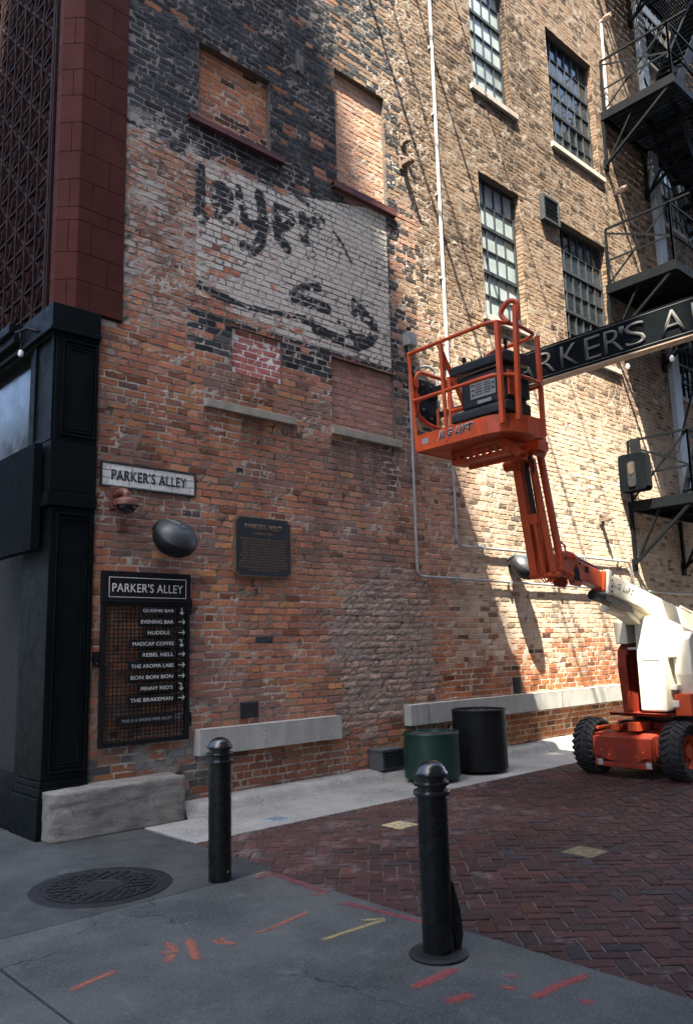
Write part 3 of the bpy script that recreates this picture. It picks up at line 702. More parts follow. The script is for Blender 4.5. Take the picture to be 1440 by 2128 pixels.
mb = MB(); mb.prism([(3.685, -.02), (3.17, -.045), (3.02, .105), (3.02, .7), (3.685, .7)], lambda a, b, d: (a, b, d), 5.05, 25); mb.build('pier_backing', M['lattice'], bld)
# ornamental lattice on the street front
mb = MB(); LX = 3.03
mb.bx(LX, 3.3, .22, 6, 5.05, 25)
for yy in (.24, .29): mb.bx(LX - .05, LX - .001, yy, yy + .025, 5.06, 10.2)
cell = .29
for k in range(0, 18):
    z = 5.2 + k * cell
    mb.bx(LX - .04, LX - .001, .32, 2.6, z - .013, z + .013)
for k in range(0, 8):
    y = .34 + k * cell; mb.bx(LX - .046, LX - .001, y - .013, y + .013, 5.06, 10.3)
for i in range(7):
    for k in range(-1, 17):
        y0 = .34 + i * cell; z0 = 5.2 + k * cell
        if (i + k) % 2: mb.beam((LX - .022, y0, z0), (LX - .022, y0 + cell, z0 + cell), .03, .03, (1, 0, 0))
        else: mb.beam((LX - .022, y0, z0 + cell), (LX - .022, y0 + cell, z0), .03, .03, (1, 0, 0))
        for a in (-.5, 0, .5):                                # a fan of three leaves in each panel
            c = Vector((LX - .012, y0 + cell * .5, z0 + cell * .18)); tip = Vector((LX - .05, y0 + cell * (.5 + .36 * a), z0 + cell * .82))
            sd = Vector((0, .03, 0)); md = (c + tip) / 2
            mb.add([c, md + sd + Vector((.012, 0, 0)), tip, md - sd + Vector((.012, 0, 0)), md + Vector((-.02, 0, 0))], [(0, 1, 4), (1, 2, 4), (2, 3, 4), (3, 0, 4)])
mb.build('terracotta_lattice', M['lattice'], bld)

# black storefront pier with panelled faces
mb = MB()
mb.bx(2.99, 3.43, -.06, .50, 3.66, 4.76)            # upper shaft
mb.bx(2.96, 3.43, -.075, .52, 3.16, 3.655)          # plain die
mb.bx(2.94, 3.435, -.085, .53, 3.02, 3.155)         # moulding
mb.bx(2.99, 3.43, -.055, .50, .50, 3.015)           # lower shaft
mb.bx(2.95, 3.435, -.09, .54, 0, .36); mb.bx(2.97, 3.433, -.075, .53, .365, .44); mb.bx(2.98, 3.431, -.065, .52, .445, .495)
pr = mb.build('storefront_pier', M['black_paint'], bld, bevel=.006)
def panel(x0, x1, z0, z1, y):
    p = MB()
    for k, (g, t) in enumerate(((0, .022), (.035, .014), (.06, .009))):
        a0, a1, b0, b1 = x0 + g, x1 - g, z0 + g * 1.2, z1 - g * 1.2; w_ = .018
        p.bx(a0, a0 + w_, y - t, y - .001, b0, b1); p.bx(a1 - w_, a1, y - t, y - .001, b0, b1)
        p.bx(a0 + w_, a1 - w_, y - t + .001, y - .001, b0, b0 + w_); p.bx(a0 + w_, a1 - w_, y - t + .001, y - .001, b1 - w_, b1)
    return p
panel(3.05, 3.40, 3.72, 4.70, -.06).build('panel_moulding', M['black_paint'], pr, bevel=.003)
panel(3.05, 3.40, .56, 2.96, -.055).build('panel_moulding', M['black_paint'], pr, bevel=.003)
mb = MB(); mb.bx(2.968, 2.989, -.04, .02, 3.67, 4.75); mb.bx(2.968, 2.989, .40, .48, 3.67, 4.75); mb.bx(2.968, 2.989, .02, .40, 3.67, 3.72)
mb.build('panel_moulding', M['black_paint'], pr, bevel=.003)
mb = MB(); mb.bx(2.93, 3.43, -.085, .62, 4.80, 5.05); mb.bx(2.93, 3.3, .62, 6, 4.80, 5.05); mb.bx(2.91, 3.432, -.1, 6.0, 4.765, 4.797); mb.bx(2.955, 3.43, -.07, 6, 4.73, 4.763)
mb.build('storefront_cornice', M['black_paint'], bld, bevel=.004)
mb = MB(); mb.bx(2.80, 2.93, .72, 6, 4.96, 5.06); mb.bx(2.85, 2.93, .72, 6, 4.86, 4.955); mb.build('cornice_moulding', M['black_paint'], bld, bevel=.01)
MB().bx(3.06, 3.08, .5, 6, 3.62, 4.73).build('transom_glass', M['pane_shop'], bld)
mb = MB(); mb.bx(3.0, 3.055, .52, .62, 0, 4.73); mb.bx(3.0, 3.055, .62, 6, 3.54, 3.62); mb.bx(3.0, 3.055, 2.0, 2.1, 0, 4.73); mb.bx(3.0, 3.055, .62, 2.0, 0, .5); mb.build('shopfront_frame', M['black_paint'], bld, bevel=.004)
MB().bx(3.27, 3.29, .5, 6, 0, 3.6).build('entrance_recess', M['void'], bld)
sb = thing('panel_box', 'flat black panel box fixed on the street side of the black storefront pier', 'panel', (2.9, .4, 2.6))
MB().bx(2.86, 2.945, .07, 1.6, 2.6, 3.64).build('box_body', M['box_black'], sb, bevel=.006)
MB().bx(2.952, 2.962, .1, .18, 3.2, 3.26).build('bracket', M['black_metal'], sb)
gl = thing('gooseneck_lamp', 'small black cable lamp clipped under the black storefront cornice', 'lamp', (2.92, .5, 4.9))
MB().tube([(2.925, .30, 4.86), (2.84, .34, 4.88), (2.78, .48, 4.86)], .016).build('arm', M['black_metal'], gl, smooth=True)
MB().tube([(2.80, .42, 4.87), (2.80, .40, 4.80), (2.84, .46, 4.77), (2.86, .52, 4.72)], .008).build('cable', M['black_metal'], gl, smooth=True)
MB().lathe([(.0, -.04), (.025, -.03), (.03, 0), (.02, .03), (0, .035)], (2.86, .53, 4.68), n=12).build('bulb', M['bulb'], gl, smooth=True)
# ------------------------------------------------------------------ ground
def struct(name, mb_or_obj, mt=None, bevel=0):
    o = mb_or_obj.build(name, mt, bevel=bevel) if isinstance(mb_or_obj, MB) else mb_or_obj
    o['kind'] = 'structure'; return o
g = MB(); g.add([(-150, -150, -.03), (150, -150, -.03), (150, 150, -.03), (-150, 150, -.03)], [(0, 1, 2, 3)]); struct('ground', g, M['asphalt'])
s1 = MB()
for x0, x1, y0, y1 in ((1.69, 3.86, -2.355, -.005), (-2.0, 1.68, -2.355, 9), (1.69, 2.97, 0, 9)): s1.bx(x0 + .003, x1 - .003, y0 + .003, y1 - .003, -.2, 0)
side = struct('sidewalk', s1, M['concrete'], .004)
s2 = MB()
for x0, x1, y0, y1 in ((1.69, 3.775, -8.9, -2.36), (-2.0, 1.68, -8.9, -2.36)): s2.bx(x0 + .003, x1 - .003, y0 + .003, y1 - .003, -.2, .001)
side2 = struct('concrete_walk', s2, M['concrete_rough'], .005)
j = MB(); j.bx(1.70, 3.85, -.352, -.345, .0005, .0035); 
# gutter and rolled kerb along the wall
gt = MB(); xs = [3.88, 4.52, 5.9, 7.15, 8.6, 10.9, 13.2, 16, 22]
for a, b in zip(xs[:-1], xs[1:]): gt.bx(a + .004, b - .004, -1.2, -.30, -.2, .003)
struct('gutter', gt, M['gutter'], .004)
kb = MB()
prof = [(-.31, -.1), (-.31, .006), (-.292, .012), (-.272, .04), (-.252, .088), (-.23, .112), (-.19, .124), (-.10, .130), (0.02, .135), (.02, -.1)]
for a, b, hh in ((4.36, 4.83, .9), (4.83, 7.1, 1.0), (7.1, 10.6, .92), (10.6, 13.2, 1.0), (13.2, 22, 1.0)):
    n = max(2, int((b - a) / .12)); secs = []
    for i in range(n + 1):
        x = a + .004 + (b - a - .008) * i / n; w = .010 * math.sin(x * 5.1) + .008 * math.sin(x * 11.7)
        secs.append([(x, y + (w if -.3 < y < 0 else 0), z * hh + (random.uniform(-.003, .003) if z > .02 else 0)) for y, z in prof])
    k = len(prof); vs = [p for s_ in secs for p in s_]; fs = []
    for i in range(n):
        for q in range(k): fs.append((i * k + q, i * k + (q + 1) % k, (i + 1) * k + (q + 1) % k, (i + 1) * k + q))
    fs += [tuple(range(k)), tuple(n * k + q for q in range(k))]
    kb.add(vs, fs)
ko = kb.build('kerb', M['gutter'], smooth=True); ko['kind'] = 'structure'

# herringbone brick paving
PB = Bricks(); L_, W_ = .208, .104; ang = math.radians(-44)
ca, sa = math.cos(ang), math.sin(ang)
def pav_ok(x, y): return 3.69 < x < 15.5 and -8.95 < y < -1.11
for i in range(-140, 140):
    for jx in range(-140, 140):
        # 90-degree herringbone: cells of a unit grid; horizontal bricks where (i-j)%4==0, vertical where ==2..
        q = (i - jx) % 4
        if q == 0: cu, cv, hu, hv = (i + 1) * W_, (jx + .5) * W_, W_, W_ / 2
        elif q == 3: cu, cv, hu, hv = (i + .5) * W_, (jx + 1.) * W_, W_ / 2, W_
        else: continue
        x = cu * ca - cv * sa + 8.0; y = cu * sa + cv * ca - 4.0
        if not pav_ok(x, y): continue
        if x > 12.5 and y < -3.5: continue
        near = x < 9
        PB.put((4, 2) if near else (2, 1), (x, y, hu - .0055, hv - .0055, ang, random.random(), random.random(), random.random(), random.random()))
PAV = [(.40, (.041, .0178, .0155)), (.24, (.031, .0152, .014)), (.12, (.054, .021, .017)), (.13, (.020, .016, .0155)), (.07, (.016, .020, .025)), (.04, (.072, .026, .016))]
def pav_col(X, Y, cx, cy, r, d):
    base = pick(r[:, 0], PAV) * (.75 + .5 * r[:, 1])[:, None]
    bx_, by = cx[:, 0], cy[:, 0]
    # salt-bleached, pinker paving close to the pale gutter
    w = (1 - S(.3, 2.4, -1.2 - by + (fbm(bx_ * 1.3, by * 1.3, 91) - .5) * 2)) * (1 - S(6.2, 8.5, bx_))
    base = lerp(base, base * 1.2 + np.array([.022, .0155, .0135]), w[:, None])
    col = np.repeat(base[:, None, :], X.shape[1], 1) * (.75 + .5 * fbm(X * 14, Y * 14, 92))[..., None]
    ef = S(.6, .68, fbm(X * 4, Y * 4, 93) * .6 + fbm(X * 22, Y * 22, 94) * .4 + .1 * w[:, None] - .05) * .3
    return lerp(col, np.array([.22, .2, .19]), ef[..., None])
PB.flush(lambda u, v, d: np.stack([u, v, d - .004], -1), pav_col, relief=.0035, jit=.003, rough=1.2)
po = PB.build('brick_paving', M['paver']); po['kind'] = 'structure'
jb = MB(); n1, n2 = 60, 40
jb.add([(3.78, -1.203, -.012), (16, -1.203, -.012), (16, -8.95, -.012), (3.78, -8.95, -.012)], [(0, 1, 2, 3)]); struct('joint_sand', jb, M['sand'])
MB_e = MB(); MB_e.bx(3.776, 3.782, -8.9, -1.2, -.2, -.004)

# spray-paint marks: part of the concrete walk they lie on
def spraymark(parent, pts, w, mt, z=.0045):
    pts = [Vector((p[0], p[1], 0)) for p in pts]
    fine = []
    for a, b in zip(pts[:-1], pts[1:]):
        n = max(2, int((b - a).length / .02))
        fine += [a + (b - a) * (i / n) for i in range(n)]
    fine.append(pts[-1]); vs = []; cs = []; k = 9; N = len(fine)
    for i, p in enumerate(fine):
        d = (fine[min(i + 1, N - 1)] - fine[max(i - 1, 0)]); d = d.normalized() if d.length else Vector((1, 0, 0)); n = Vector((-d.y, d.x, 0))
        endf = min(1, (i + .5) / 3, (N - i - .5) / 3)
        for q in range(k):
            t = -1 + 2 * q / (k - 1); vs.append((p.x + n.x * t * w * 1.5, p.y + n.y * t * w * 1.5, z)); cs.append(max(0, 1 - abs(t)) ** .8 * endf)
    fs = [(i * k + q, i * k + q + 1, (i + 1) * k + q + 1, (i + 1) * k + q) for i in range(N - 1) for q in range(k - 1)]
    me = bpy.data.meshes.new('spray_mark'); me.from_pydata(vs, [], fs)
    at = me.color_attributes.new('Col', 'FLOAT_COLOR', 'POINT')
    at.data.foreach_set('color', np.repeat(np.array(cs, np.float32)[:, None], 4, 1).ravel())
    return link('spray_mark', me, M[mt], parent)
for pts, w, mt in (
    ([(1.8, -3.38), (1.92, -3.34), (2.12, -3.3)], .028, 'spray_orange'), ([(2.49, -3.11), (2.45, -3.29), (2.36, -3.24)], .03, 'spray_orange'),
    ([(2.45, -3.3), (2.31, -3.41)], .03, 'spray_orange'), ([(2.61, -3.16), (2.45, -3.51)], .035, 'spray_orange'),
    ([(2.66, -3.27), (2.72, -3.4), (2.75, -3.48)], .024, 'spray_orange'), ([(2.77, -3.28), (2.65, -3.41)], .024, 'spray_orange'),
    ([(2.88, -3.37), (3.07, -3.41)], .022, 'spray_orange'), ([(2.97, -3.4), (3.39, -3.31)], .026, 'spray_orange'), ([(3.0, -3.21), (3.04, -3.23)], .03, 'spray_orange'),
    ([(3.08, -3.75), (3.61, -3.77)], .026, 'spray_yellow'), ([(3.46, -3.66), (3.61, -3.77)], .024, 'spray_yellow'),
    ([(3.6, -2.40), (3.76, -2.38)], .024, 'spray_yellow'), ([(3.56, -2.5), (3.74, -2.46), (3.70, -3.12)], .034, 'spray_pink'),
    ([(3.58, -3.06), (3.74, -3.13)], .03, 'spray_pink'), ([(3.56, -3.34), (3.64, -3.37), (3.70, -3.93), (3.73, -4.1)], .034, 'spray_pink'),
    ([(2.96, -4.55), (3.14, -4.55), (3.34, -4.55)], .04, 'spray_red'), ([(2.95, -4.76), (3.15, -4.8)], .04, 'spray_red'),
    ([(3.32, -4.74), (3.38, -4.72)], .032, 'spray_red'), ([(3.39, -4.76), (3.45, -4.86)], .03, 'spray_red'), ([(3.29, -4.81), (3.31, -4.94)], .03, 'spray_red'),
    ([(3.25, -5.02), (3.48, -5.03), (3.71, -5.07)], .034, 'spray_red'), ([(3.14, -4.87), (3.17, -4.94)], .03, 'spray_red'), ([(3.4, -5.16), (3.43, -5.28)], .03, 'spray_red')):
    spraymark(side2, pts, w, mt)

# ------------------------------------------------------------------ neighbours and added light blockers outside the frame (they shade and reflect into the alley)
def far_building(name, label, x0, x1, y0, y1, h, wm, face, nx, floors, z0=1.2):
    t = thing(name, label, 'building', ((x0 + x1) / 2, (y0 + y1) / 2, 0))
    MB().bx(x0, x1, y0, y1, 0, h).build('wall', M[wm], t)
    return t
far_building('brick_building', 'plain brick building along the other side of the alley', -2.9, 45, -22, -9.0, 22.77, 'alleyb', 'N', 14, 6)
opb = bpy.data.objects['brick_building.001']
MB().bx(-2.9, -.65, -9.25, -9.0, 22.77, 24.7).build('added_shade_block', M['alleyb'], opb); MB().bx(-2.9, -1.55, -9.248, -9.002, 24.7, 27.0).build('added_upper_shade_block', M['alleyb'], opb)  # added roof blocks, shaped to shade the lift's chassis and wheel
far_building('office_tower', 'tall stone office tower across the street corner', -23.6, -16.5, -19, -14, 65.8, 'tower', 'E', 3, 18)
far_building('office_building', 'pale stone office building across the street', -34, -15, -6, 110, 19, 'office', 'E', 12, 4)

t = thing('added_sun_blocker', 'added, unseen rooftop billboard on posts above the opposite building, out of the picture', 'blocker', (-.8, -9.1, 22.8))  # added board, put up to cast shade on the alley sign
MB().bx(-2.9, 2.4, -9.2, -9.1, 26.0, 29.9).build('board', M['tower'], t)
for x_ in (-2.6, -1.0, .7): MB().bx(x_, x_ + .1, -9.3, -9.205, 22.77, 29.5).build('post', M['asphalt'], t)
MB().bx(-2.9, 2.2, -9.0, -5.6, 6.3, 6.6).build('added_sky_blocker', M['asphalt'], opb)  # added unseen slab, blocks sky light to darken the foreground paving

# ------------------------------------------------------------------ things on the ground
# old stone block
bm = bmesh.new(); bmesh.ops.create_cube(bm, size=1)
bmesh.ops.subdivide_edges(bm, edges=bm.edges, cuts=23, use_grid_fill=True)
SX0, SX1, SY0, SY1, SH = 3.0, 4.33, -.31, .012, .43
for v in bm.verts:
    x, y, z = v.co * 2
    px = (SX0 + SX1) / 2 + x * (SX1 - SX0) / 2; py = (SY0 + SY1) / 2 + y * (SY1 - SY0) / 2; pz = SH / 2 + z * SH / 2
    R_ = .032                                             # round the upper edges and the right end
    ex = max(0, px - (SX1 - R_)); ez = max(0, pz - (SH - R_)); ey = max(0, (SY0 + R_) - py)
    r_ = math.sqrt(ex * ex + ez * ez + ey * ey)
    if r_ > R_:
        k = R_ / r_; px = (SX1 - R_ + ex * k) if ex > 0 else px; pz = (SH - R_ + ez * k) if ez > 0 else pz; py = (SY0 + R_ - ey * k) if ey > 0 else py
    if px < 3.18 and py < -.05: py += (3.18 - px) * .30
    pz += (-.03 * max(0, 3.5 - px)) if pz > .2 else 0
    n = (vn(np.array(px * 9.), np.array(pz * 9. + py * 7), 3) - .5) * .007 + (vn(np.array(px * 27.), np.array(pz * 27. + py * 23), 4) - .5) * .020
    nn = 1 if pz > .05 else .2
    v.co = (px + float(n) * .3 * nn, py + float(n) * .7 * nn, max(-.02, pz + float(n) * .6 * (pz > .2)))
me = bpy.data.meshes.new('stone_block'); bm.to_mesh(me); bm.free()
me.polygons.foreach_set('use_smooth', [True] * len(me.polygons))
tag(link('stone_block', me, M['stone']), 'long worn grey stone block against the wall foot beside the black storefront pier', 'stone block')

# bollards
def bollard():
    t = thing('bollard', 'x', 'bollard', (0, 0, 0), 'black bollards at the alley mouth')
    r = .082
    MB().lathe([(0, .0), (r, .0), (r, .80), (0, .80)], n=40).build('post', M['bollard'], t, True, bevel=.003, smooth=True)
    cp = MB().lathe([(0, .80), (.08, .80), (.08, .805), (.098, .81), (.1, .825), (.096, .835), (.078, .838), (.078, .856), (.095, .860), (.098, .872), (.095, .882), (.076, .886), (.076, .905),
                     (.090, .908), (.093, .920), (.089, .930), (.082, .938), (.074, .955), (.056, .974), (.03, .987), (.0, .99)], n=48)
    cp.build('ringed_cap', M['bollard_cap'], t, True, smooth=True)
    return t
bo = bollard(); bo.location = (3.39, -2.31, 0); WLOC[bo.name] = Vector(bo.location); bo['label'] = 'black ringed steel bollard standing close to the manhole, farther from the camera'
b2 = bo.copy(); C.objects.link(b2); b2.location = (3.39, -4.36, 0); b2['label'] = 'black ringed bollard with a shiny domed top and round foot collar'
for ch in list(bo.children):
    c = ch.copy(); C.objects.link(c); c.parent = b2
WLOC[b2.name] = Vector(b2.location)
mb = MB(); mb.lathe([(.083, .0), (.155, .0), (.155, .012), (.145, .02), (.12, .022), (.083, .024)], n=40)
mb.build('foot_collar', M['manhole'], b2, True, smooth=True)
mb = MB(); mb.prism([(0, .02), (.04, .02), (.055, .09), (.045, .22), (.012, .36), (0, .36)], lambda a, b, d: (.07 + a * .72, -.045 - a * .72, b) if d < 0 else (.07 + a * .72 + .02, -.045 - a * .72 + .02, b), -1, 1)
mb.build('locking_fin', M['bollard'], b2, True, bevel=.004)
MB().lathe([(0, 0), (.018, 0), (.014, .012), (0, .014)], (.02, -.081, .06), (.1, -1, 0), 14).build('bolt', M['bollard'], bo, True, smooth=True)

# round planters
def planter(name, label, x, y, r, h, mt, foot):
    t = thing(name, label, 'planter', (x, y, 0), 'round planters by the wall')
    MB().lathe([(0, foot), (r * .97, foot), (r, foot + .01), (r, h - .03), (r + .007, h - .028), (r + .009, h - .008), (r + .004, h), (r - .012, h), (r - .014, h - .05), (r - .02, h - .06)], (x, y, 0), n=56).build('drum', M[mt], t, smooth=True)
    n = 18; vs = [(x, y, h - .035)]; fs = []
    for i in range(1, 7):
        for q in range(n * 2):
            a = math.pi * q / n; rr = (r - .016) * i / 6; vs.append((x + rr * math.cos(a), y + rr * math.sin(a), h - .035 + random.uniform(-.012, .016)))
    N = n * 2
    for q in range(N): fs.append((0, 1 + q, 1 + (q + 1) % N))
    for i in range(5):
        for q in range(N): fs.append((1 + i * N + q, 1 + (i + 1) * N + q, 1 + (i + 1) * N + (q + 1) % N, 1 + i * N + (q + 1) % N))
    so = MB().add(vs, fs).build('soil', M['soil'], t)
    MB().lathe([(0, .0), (r * .62, .0), (r * .62, foot + .002), (0, foot + .002)], (x, y, 0), n=32).build('foot', M['void'], t)
    return t
p1 = planter('planter', 'shorter round green steel planter filled with bare soil beside the grey vent box', 7.55, -.66, .335, .58, 'green', .05)
p2 = planter('planter', 'taller round black steel planter standing between the green planter and the lift', 8.47, -.68, .345, .79, 'black_metal', .04)
mb = MB()
for i in range(5):
    a, rr = random.uniform(0, 6.28), random.uniform(.05, .26); x, y = 7.55 + rr * math.cos(a), -.66 + rr * math.sin(a)
    mb.tube([(x, y, .54), (x + random.uniform(-.02, .02), y, .6), (x + random.uniform(-.05, .05), y + .02, .66)], .0025, 5)
mb.each('dry_stem', M['twig'], p1)

# grey vent box on the kerb
t = thing('vent_box', 'small grey louvred vent housing sitting on the kerb left of the green planter', 'vent', (7.3, -.15, .12))
MB().bx(7.10, 7.50, -.25, -.01, .125, .365).build('housing', M['ventgrey'], t, bevel=.012)
mb = MB()
for i in range(6): mb.bx(7.14, 7.30, -.256, -.249, .165 + i * .03, .18 + i * .03); mb.bx(7.32, 7.47, -.256, -.249, .165 + i * .03, .18 + i * .03)
mb.build('louvres', M['black_metal'], t)
MB().bx(7.09, 7.51, -.262, -.005, .345, .372).build('lid', M['ventgrey'], t, bevel=.004)

# manhole, valve lid, plates
t = thing('manhole_cover', 'round dark cast iron manhole cover set in the sidewalk', 'manhole', (2.74, -1.80, 0))
MB().lathe([(.40, .003), (.49, .003), (.485, .006), (.41, .007), (.40, .003)], (2.74, -1.80, 0), n=64).build('frame_ring', M['manhole'], t)
mb = MB().lathe([(0, .004), (.395, .004), (.395, .009), (.37, .009), (.365, .005), (.15, .005), (.148, .009), (.13, .009), (.125, .005), (0, .005)], (2.74, -1.80, 0), n=64)
for ri, nn in ((.18, 12), (.215, 16), (.25, 18), (.285, 22), (.32, 24), (.35, 28)):
    for q in range(nn):
        a = 2 * math.pi * (q + (.5 if int(ri * 100) % 2 else 0)) / nn; c = Vector((2.74 + ri * math.cos(a), -1.80 + ri * math.sin(a), .0075)); tw = a + (.8 if q % 2 else -.8)
        mb.beam(c - Vector((math.cos(tw), math.sin(tw), 0)) * .018, c + Vector((math.cos(tw), math.sin(tw), 0)) * .018, .016, .009)
mb.build('cover', M['manhole'], t)
t = thing('valve_cover', 'small pale blue round valve cover in the concrete gutter', 'valve cover', (4.93, -.97, 0))
MB().lathe([(0, .008), (.105, .008), (.11, .006), (.13, .004), (.135, .003)], (4.93, -.97, .001), n=32).build('lid', M['valve'], t, smooth=True)
mb = MB()
for i in range(-3, 4): mb.bx(4.93 - .08, 4.93 + .08, -.97 + i * .024 - .006, -.97 + i * .024 + .006, .006, .012)
mb.build('ribs', M['valve'], t)
def plate(name, label, x, y, s, mt, mt2):
    t = thing(name, label, 'plate', (x, y, 0))
    MB().bx(x - s, x + s, y - s, y + s, -.02, .003).build('plate_body', M[mt], t, bevel=.003)
    mb = MB(); n = 9
    for i in range(n):
        for q in range(n):
            if random.random() < .42: a = -s * .85 + 1.7 * s * i / n; b = -s * .85 + 1.7 * s * q / n; mb.bx(x + a, x + a + s * .17, y + b, y + b + s * .17, .0032, .0062)
    mb.build('worn_pattern', M[mt2], t)
plate('paving_plate', 'worn pale yellow square plate set in the brick paving behind the near bollard', 5.53, -2.04, .12, 'yellowplate', 'sillstone')
plate('paving_plate', 'square paving plate with dull yellow mottled pattern in the open brick paving to the right', 5.76, -3.80, .135, 'yellowdark', 'yellowdim')

# ------------------------------------------------------------------ things on the wall
def channel_beam(name, label, x0, x1, z0, z1, seams, rivets):
    t = thing(name, label, 'steel beam', ((x0 + x1) / 2, -.06, z0))
    y = -.13
    mb = MB(); mb.bx(x0, x1, y, y + .014, z0 + .001, z1 - .013); mb.bx(x0, x1, y - .001, .004, z1 - .012, z1); mb.bx(x0, x1, y - .001, .004, z0 - .012, z0)
    mb.bx(x0 + .001, x0 + .012, y + .015, -.004, z0 + .001, z1 - .013)
    mb.build('channel', M['beamgrey'], t, bevel=.003)
    mb = MB()
    for x in seams: mb.bx(x - .006, x + .006, y - .004, y - .0005, z0 + .004, z1 - .016)
    if seams: mb.each('weld_seam', M['rust'], t)
    mb = MB()
    for x, z in rivets: mb.lathe([(0, 0), (.014, 0), (.01, .008), (0, .01)], (x, y, z), (0, -1, 0), 10)
    if rivets: mb.each('rivet', M['beamgrey'], t, smooth=True)
channel_beam('steel_beam', 'short pale grey steel channel beam on the wall behind the far bollard', 4.60, 6.57, .57, .82, [], [(5.42, .66), (5.42, .71), (5.42, .76), (4.66, .6)])
channel_beam('steel_beam', 'long pale grey steel channel beam on the wall running behind the planters towards the lift', 7.78, 15.4, .61, .86, [8.12, 11.3], [(9.35, .70), (9.35, .75), (9.35, .80)])
def util_box(label, x0, x1, z0, z1, dp):
    t = thing('utility_box', label, 'utility box', ((x0 + x1) / 2, 0, z0))
    MB().bx(x0, x1, -dp, .02, z0, z1).build('box_body', M['dark'], t, bevel=.006)
    MB().bx(x0 + .012, x1 - .012, -dp - .008, -dp - .0005, z0 + .012, z1 - .012).build('cover_plate', M['dark'], t, bevel=.004)
    MB().lathe([(0, 0), (.01, 0), (.008, .007), (0, .009)], (x1 - .035, -dp - .008, (z0 + z1) / 2 + .01), (0, -1, 0), 10).build('screw', M['chrome'], t)
util_box('small square black electrical box on the wall above the short steel beam', 5.195, 5.42, .885, 1.055, .03)
util_box('narrow tall dark electrical box on the wall above the long steel beam', 10.19, 10.33, .885, 1.11, .05)

# painted street-name sign
SB = MB(); sgn = thing('street_name_sign', 'white painted name sign with black border and PARKER\'S ALLEY in black letters', 'sign', (4.05, -.01, 3.41))
SN = Bricks(); x0, x1, z0, z1 = 3.515, 4.585, 3.295, 3.525
lay(x0, x1, sz(3.3), sz(3.53), [], (8, 3), headers=False); rows = SN
for k_ in list(B.L): SN.L[k_] = B.L[k_]
B.L = {}; sc_z = (z1 - z0) / (sz(3.53) - sz(3.3)); so_z = sz(3.3)
frS = lambda u, v, d: np.stack([u, -.013 - d * .8, z0 + (v - so_z) * sc_z], -1)
def sgn_col(X, Z, cx, cz, r, d):
    c = np.ones(X.shape + (3,)) * np.array([.66, .665, .63])
    return c * ((.9 + .12 * r[:, 1])[:, None] * (.9 + .2 * fbm(X * 15, Z * 25, 5)))[..., None] if r is not None else c * .62
SN.flush(frS, sgn_col, relief=.0025, jit=.001)
SN.sheet(x0, x1, so_z, sz(3.53), .03, frS, sgn_col, .0045, jit=.0006)
SN.build('painted_brick_field', M['signpaint'], sgn)
mb = MB(); y0, y1 = -.0225, .0; w = .016
mb.bx(x0 - w, x0, y0, y1, z0 - w, z1 + w); mb.bx(x1, x1 + w, y0, y1, z0 - w, z1 + w); mb.bx(x0, x1, y0 + .001, y1, z1, z1 + w); mb.bx(x0, x1, y0 + .001, y1, z0 - w, z0)
mb.build('border', M['decal_black'], sgn)
link('lettering', place(text_mesh("PARKER'S ALLEY", .87, .118, .002, bold=.018, spacing=1.08), (3.615, -.0175, 3.352), (1, 0, .012), (-.012, 0, 1)), M['decal_black'], sgn)

# brown wall camera
t = thing('security_camera', 'brown domed security camera on a bent wall arm under the street name sign', 'security camera', (3.72, 0, 3.1))
MB().bx(3.60, 3.76, -.03, .0, 3.05, 3.285).build('wall_plate', M['camera_brown'], t, bevel=.01)
MB().tube(fillet([(3.67, -.02, 3.19), (3.67, -.13, 3.215), (3.69, -.2, 3.20), (3.69, -.2, 3.12)], .05), .04, 12).build('arm', M['camera_brown'], t, smooth=True)
MB().lathe([(0, .06), (.05, .06), (.09, .045), (.12, .03), (.125, .02), (.125, -.025), (.118, -.032), (0, -.032)], (3.69, -.2, 3.09), n=32).build('hood', M['camera_brown'], t, smooth=True)
MB().lathe([(.1, 0), (.095, -.03), (.075, -.055), (.04, -.072), (0, -.078)], (3.69, -.2, 3.057), n=28).build('dome', M['dome'], t, smooth=True)
MB().bx(3.70, 3.775, -.05, .0, 2.83, 2.965).build('junction_box', M['camera_brown'], t, bevel=.006)

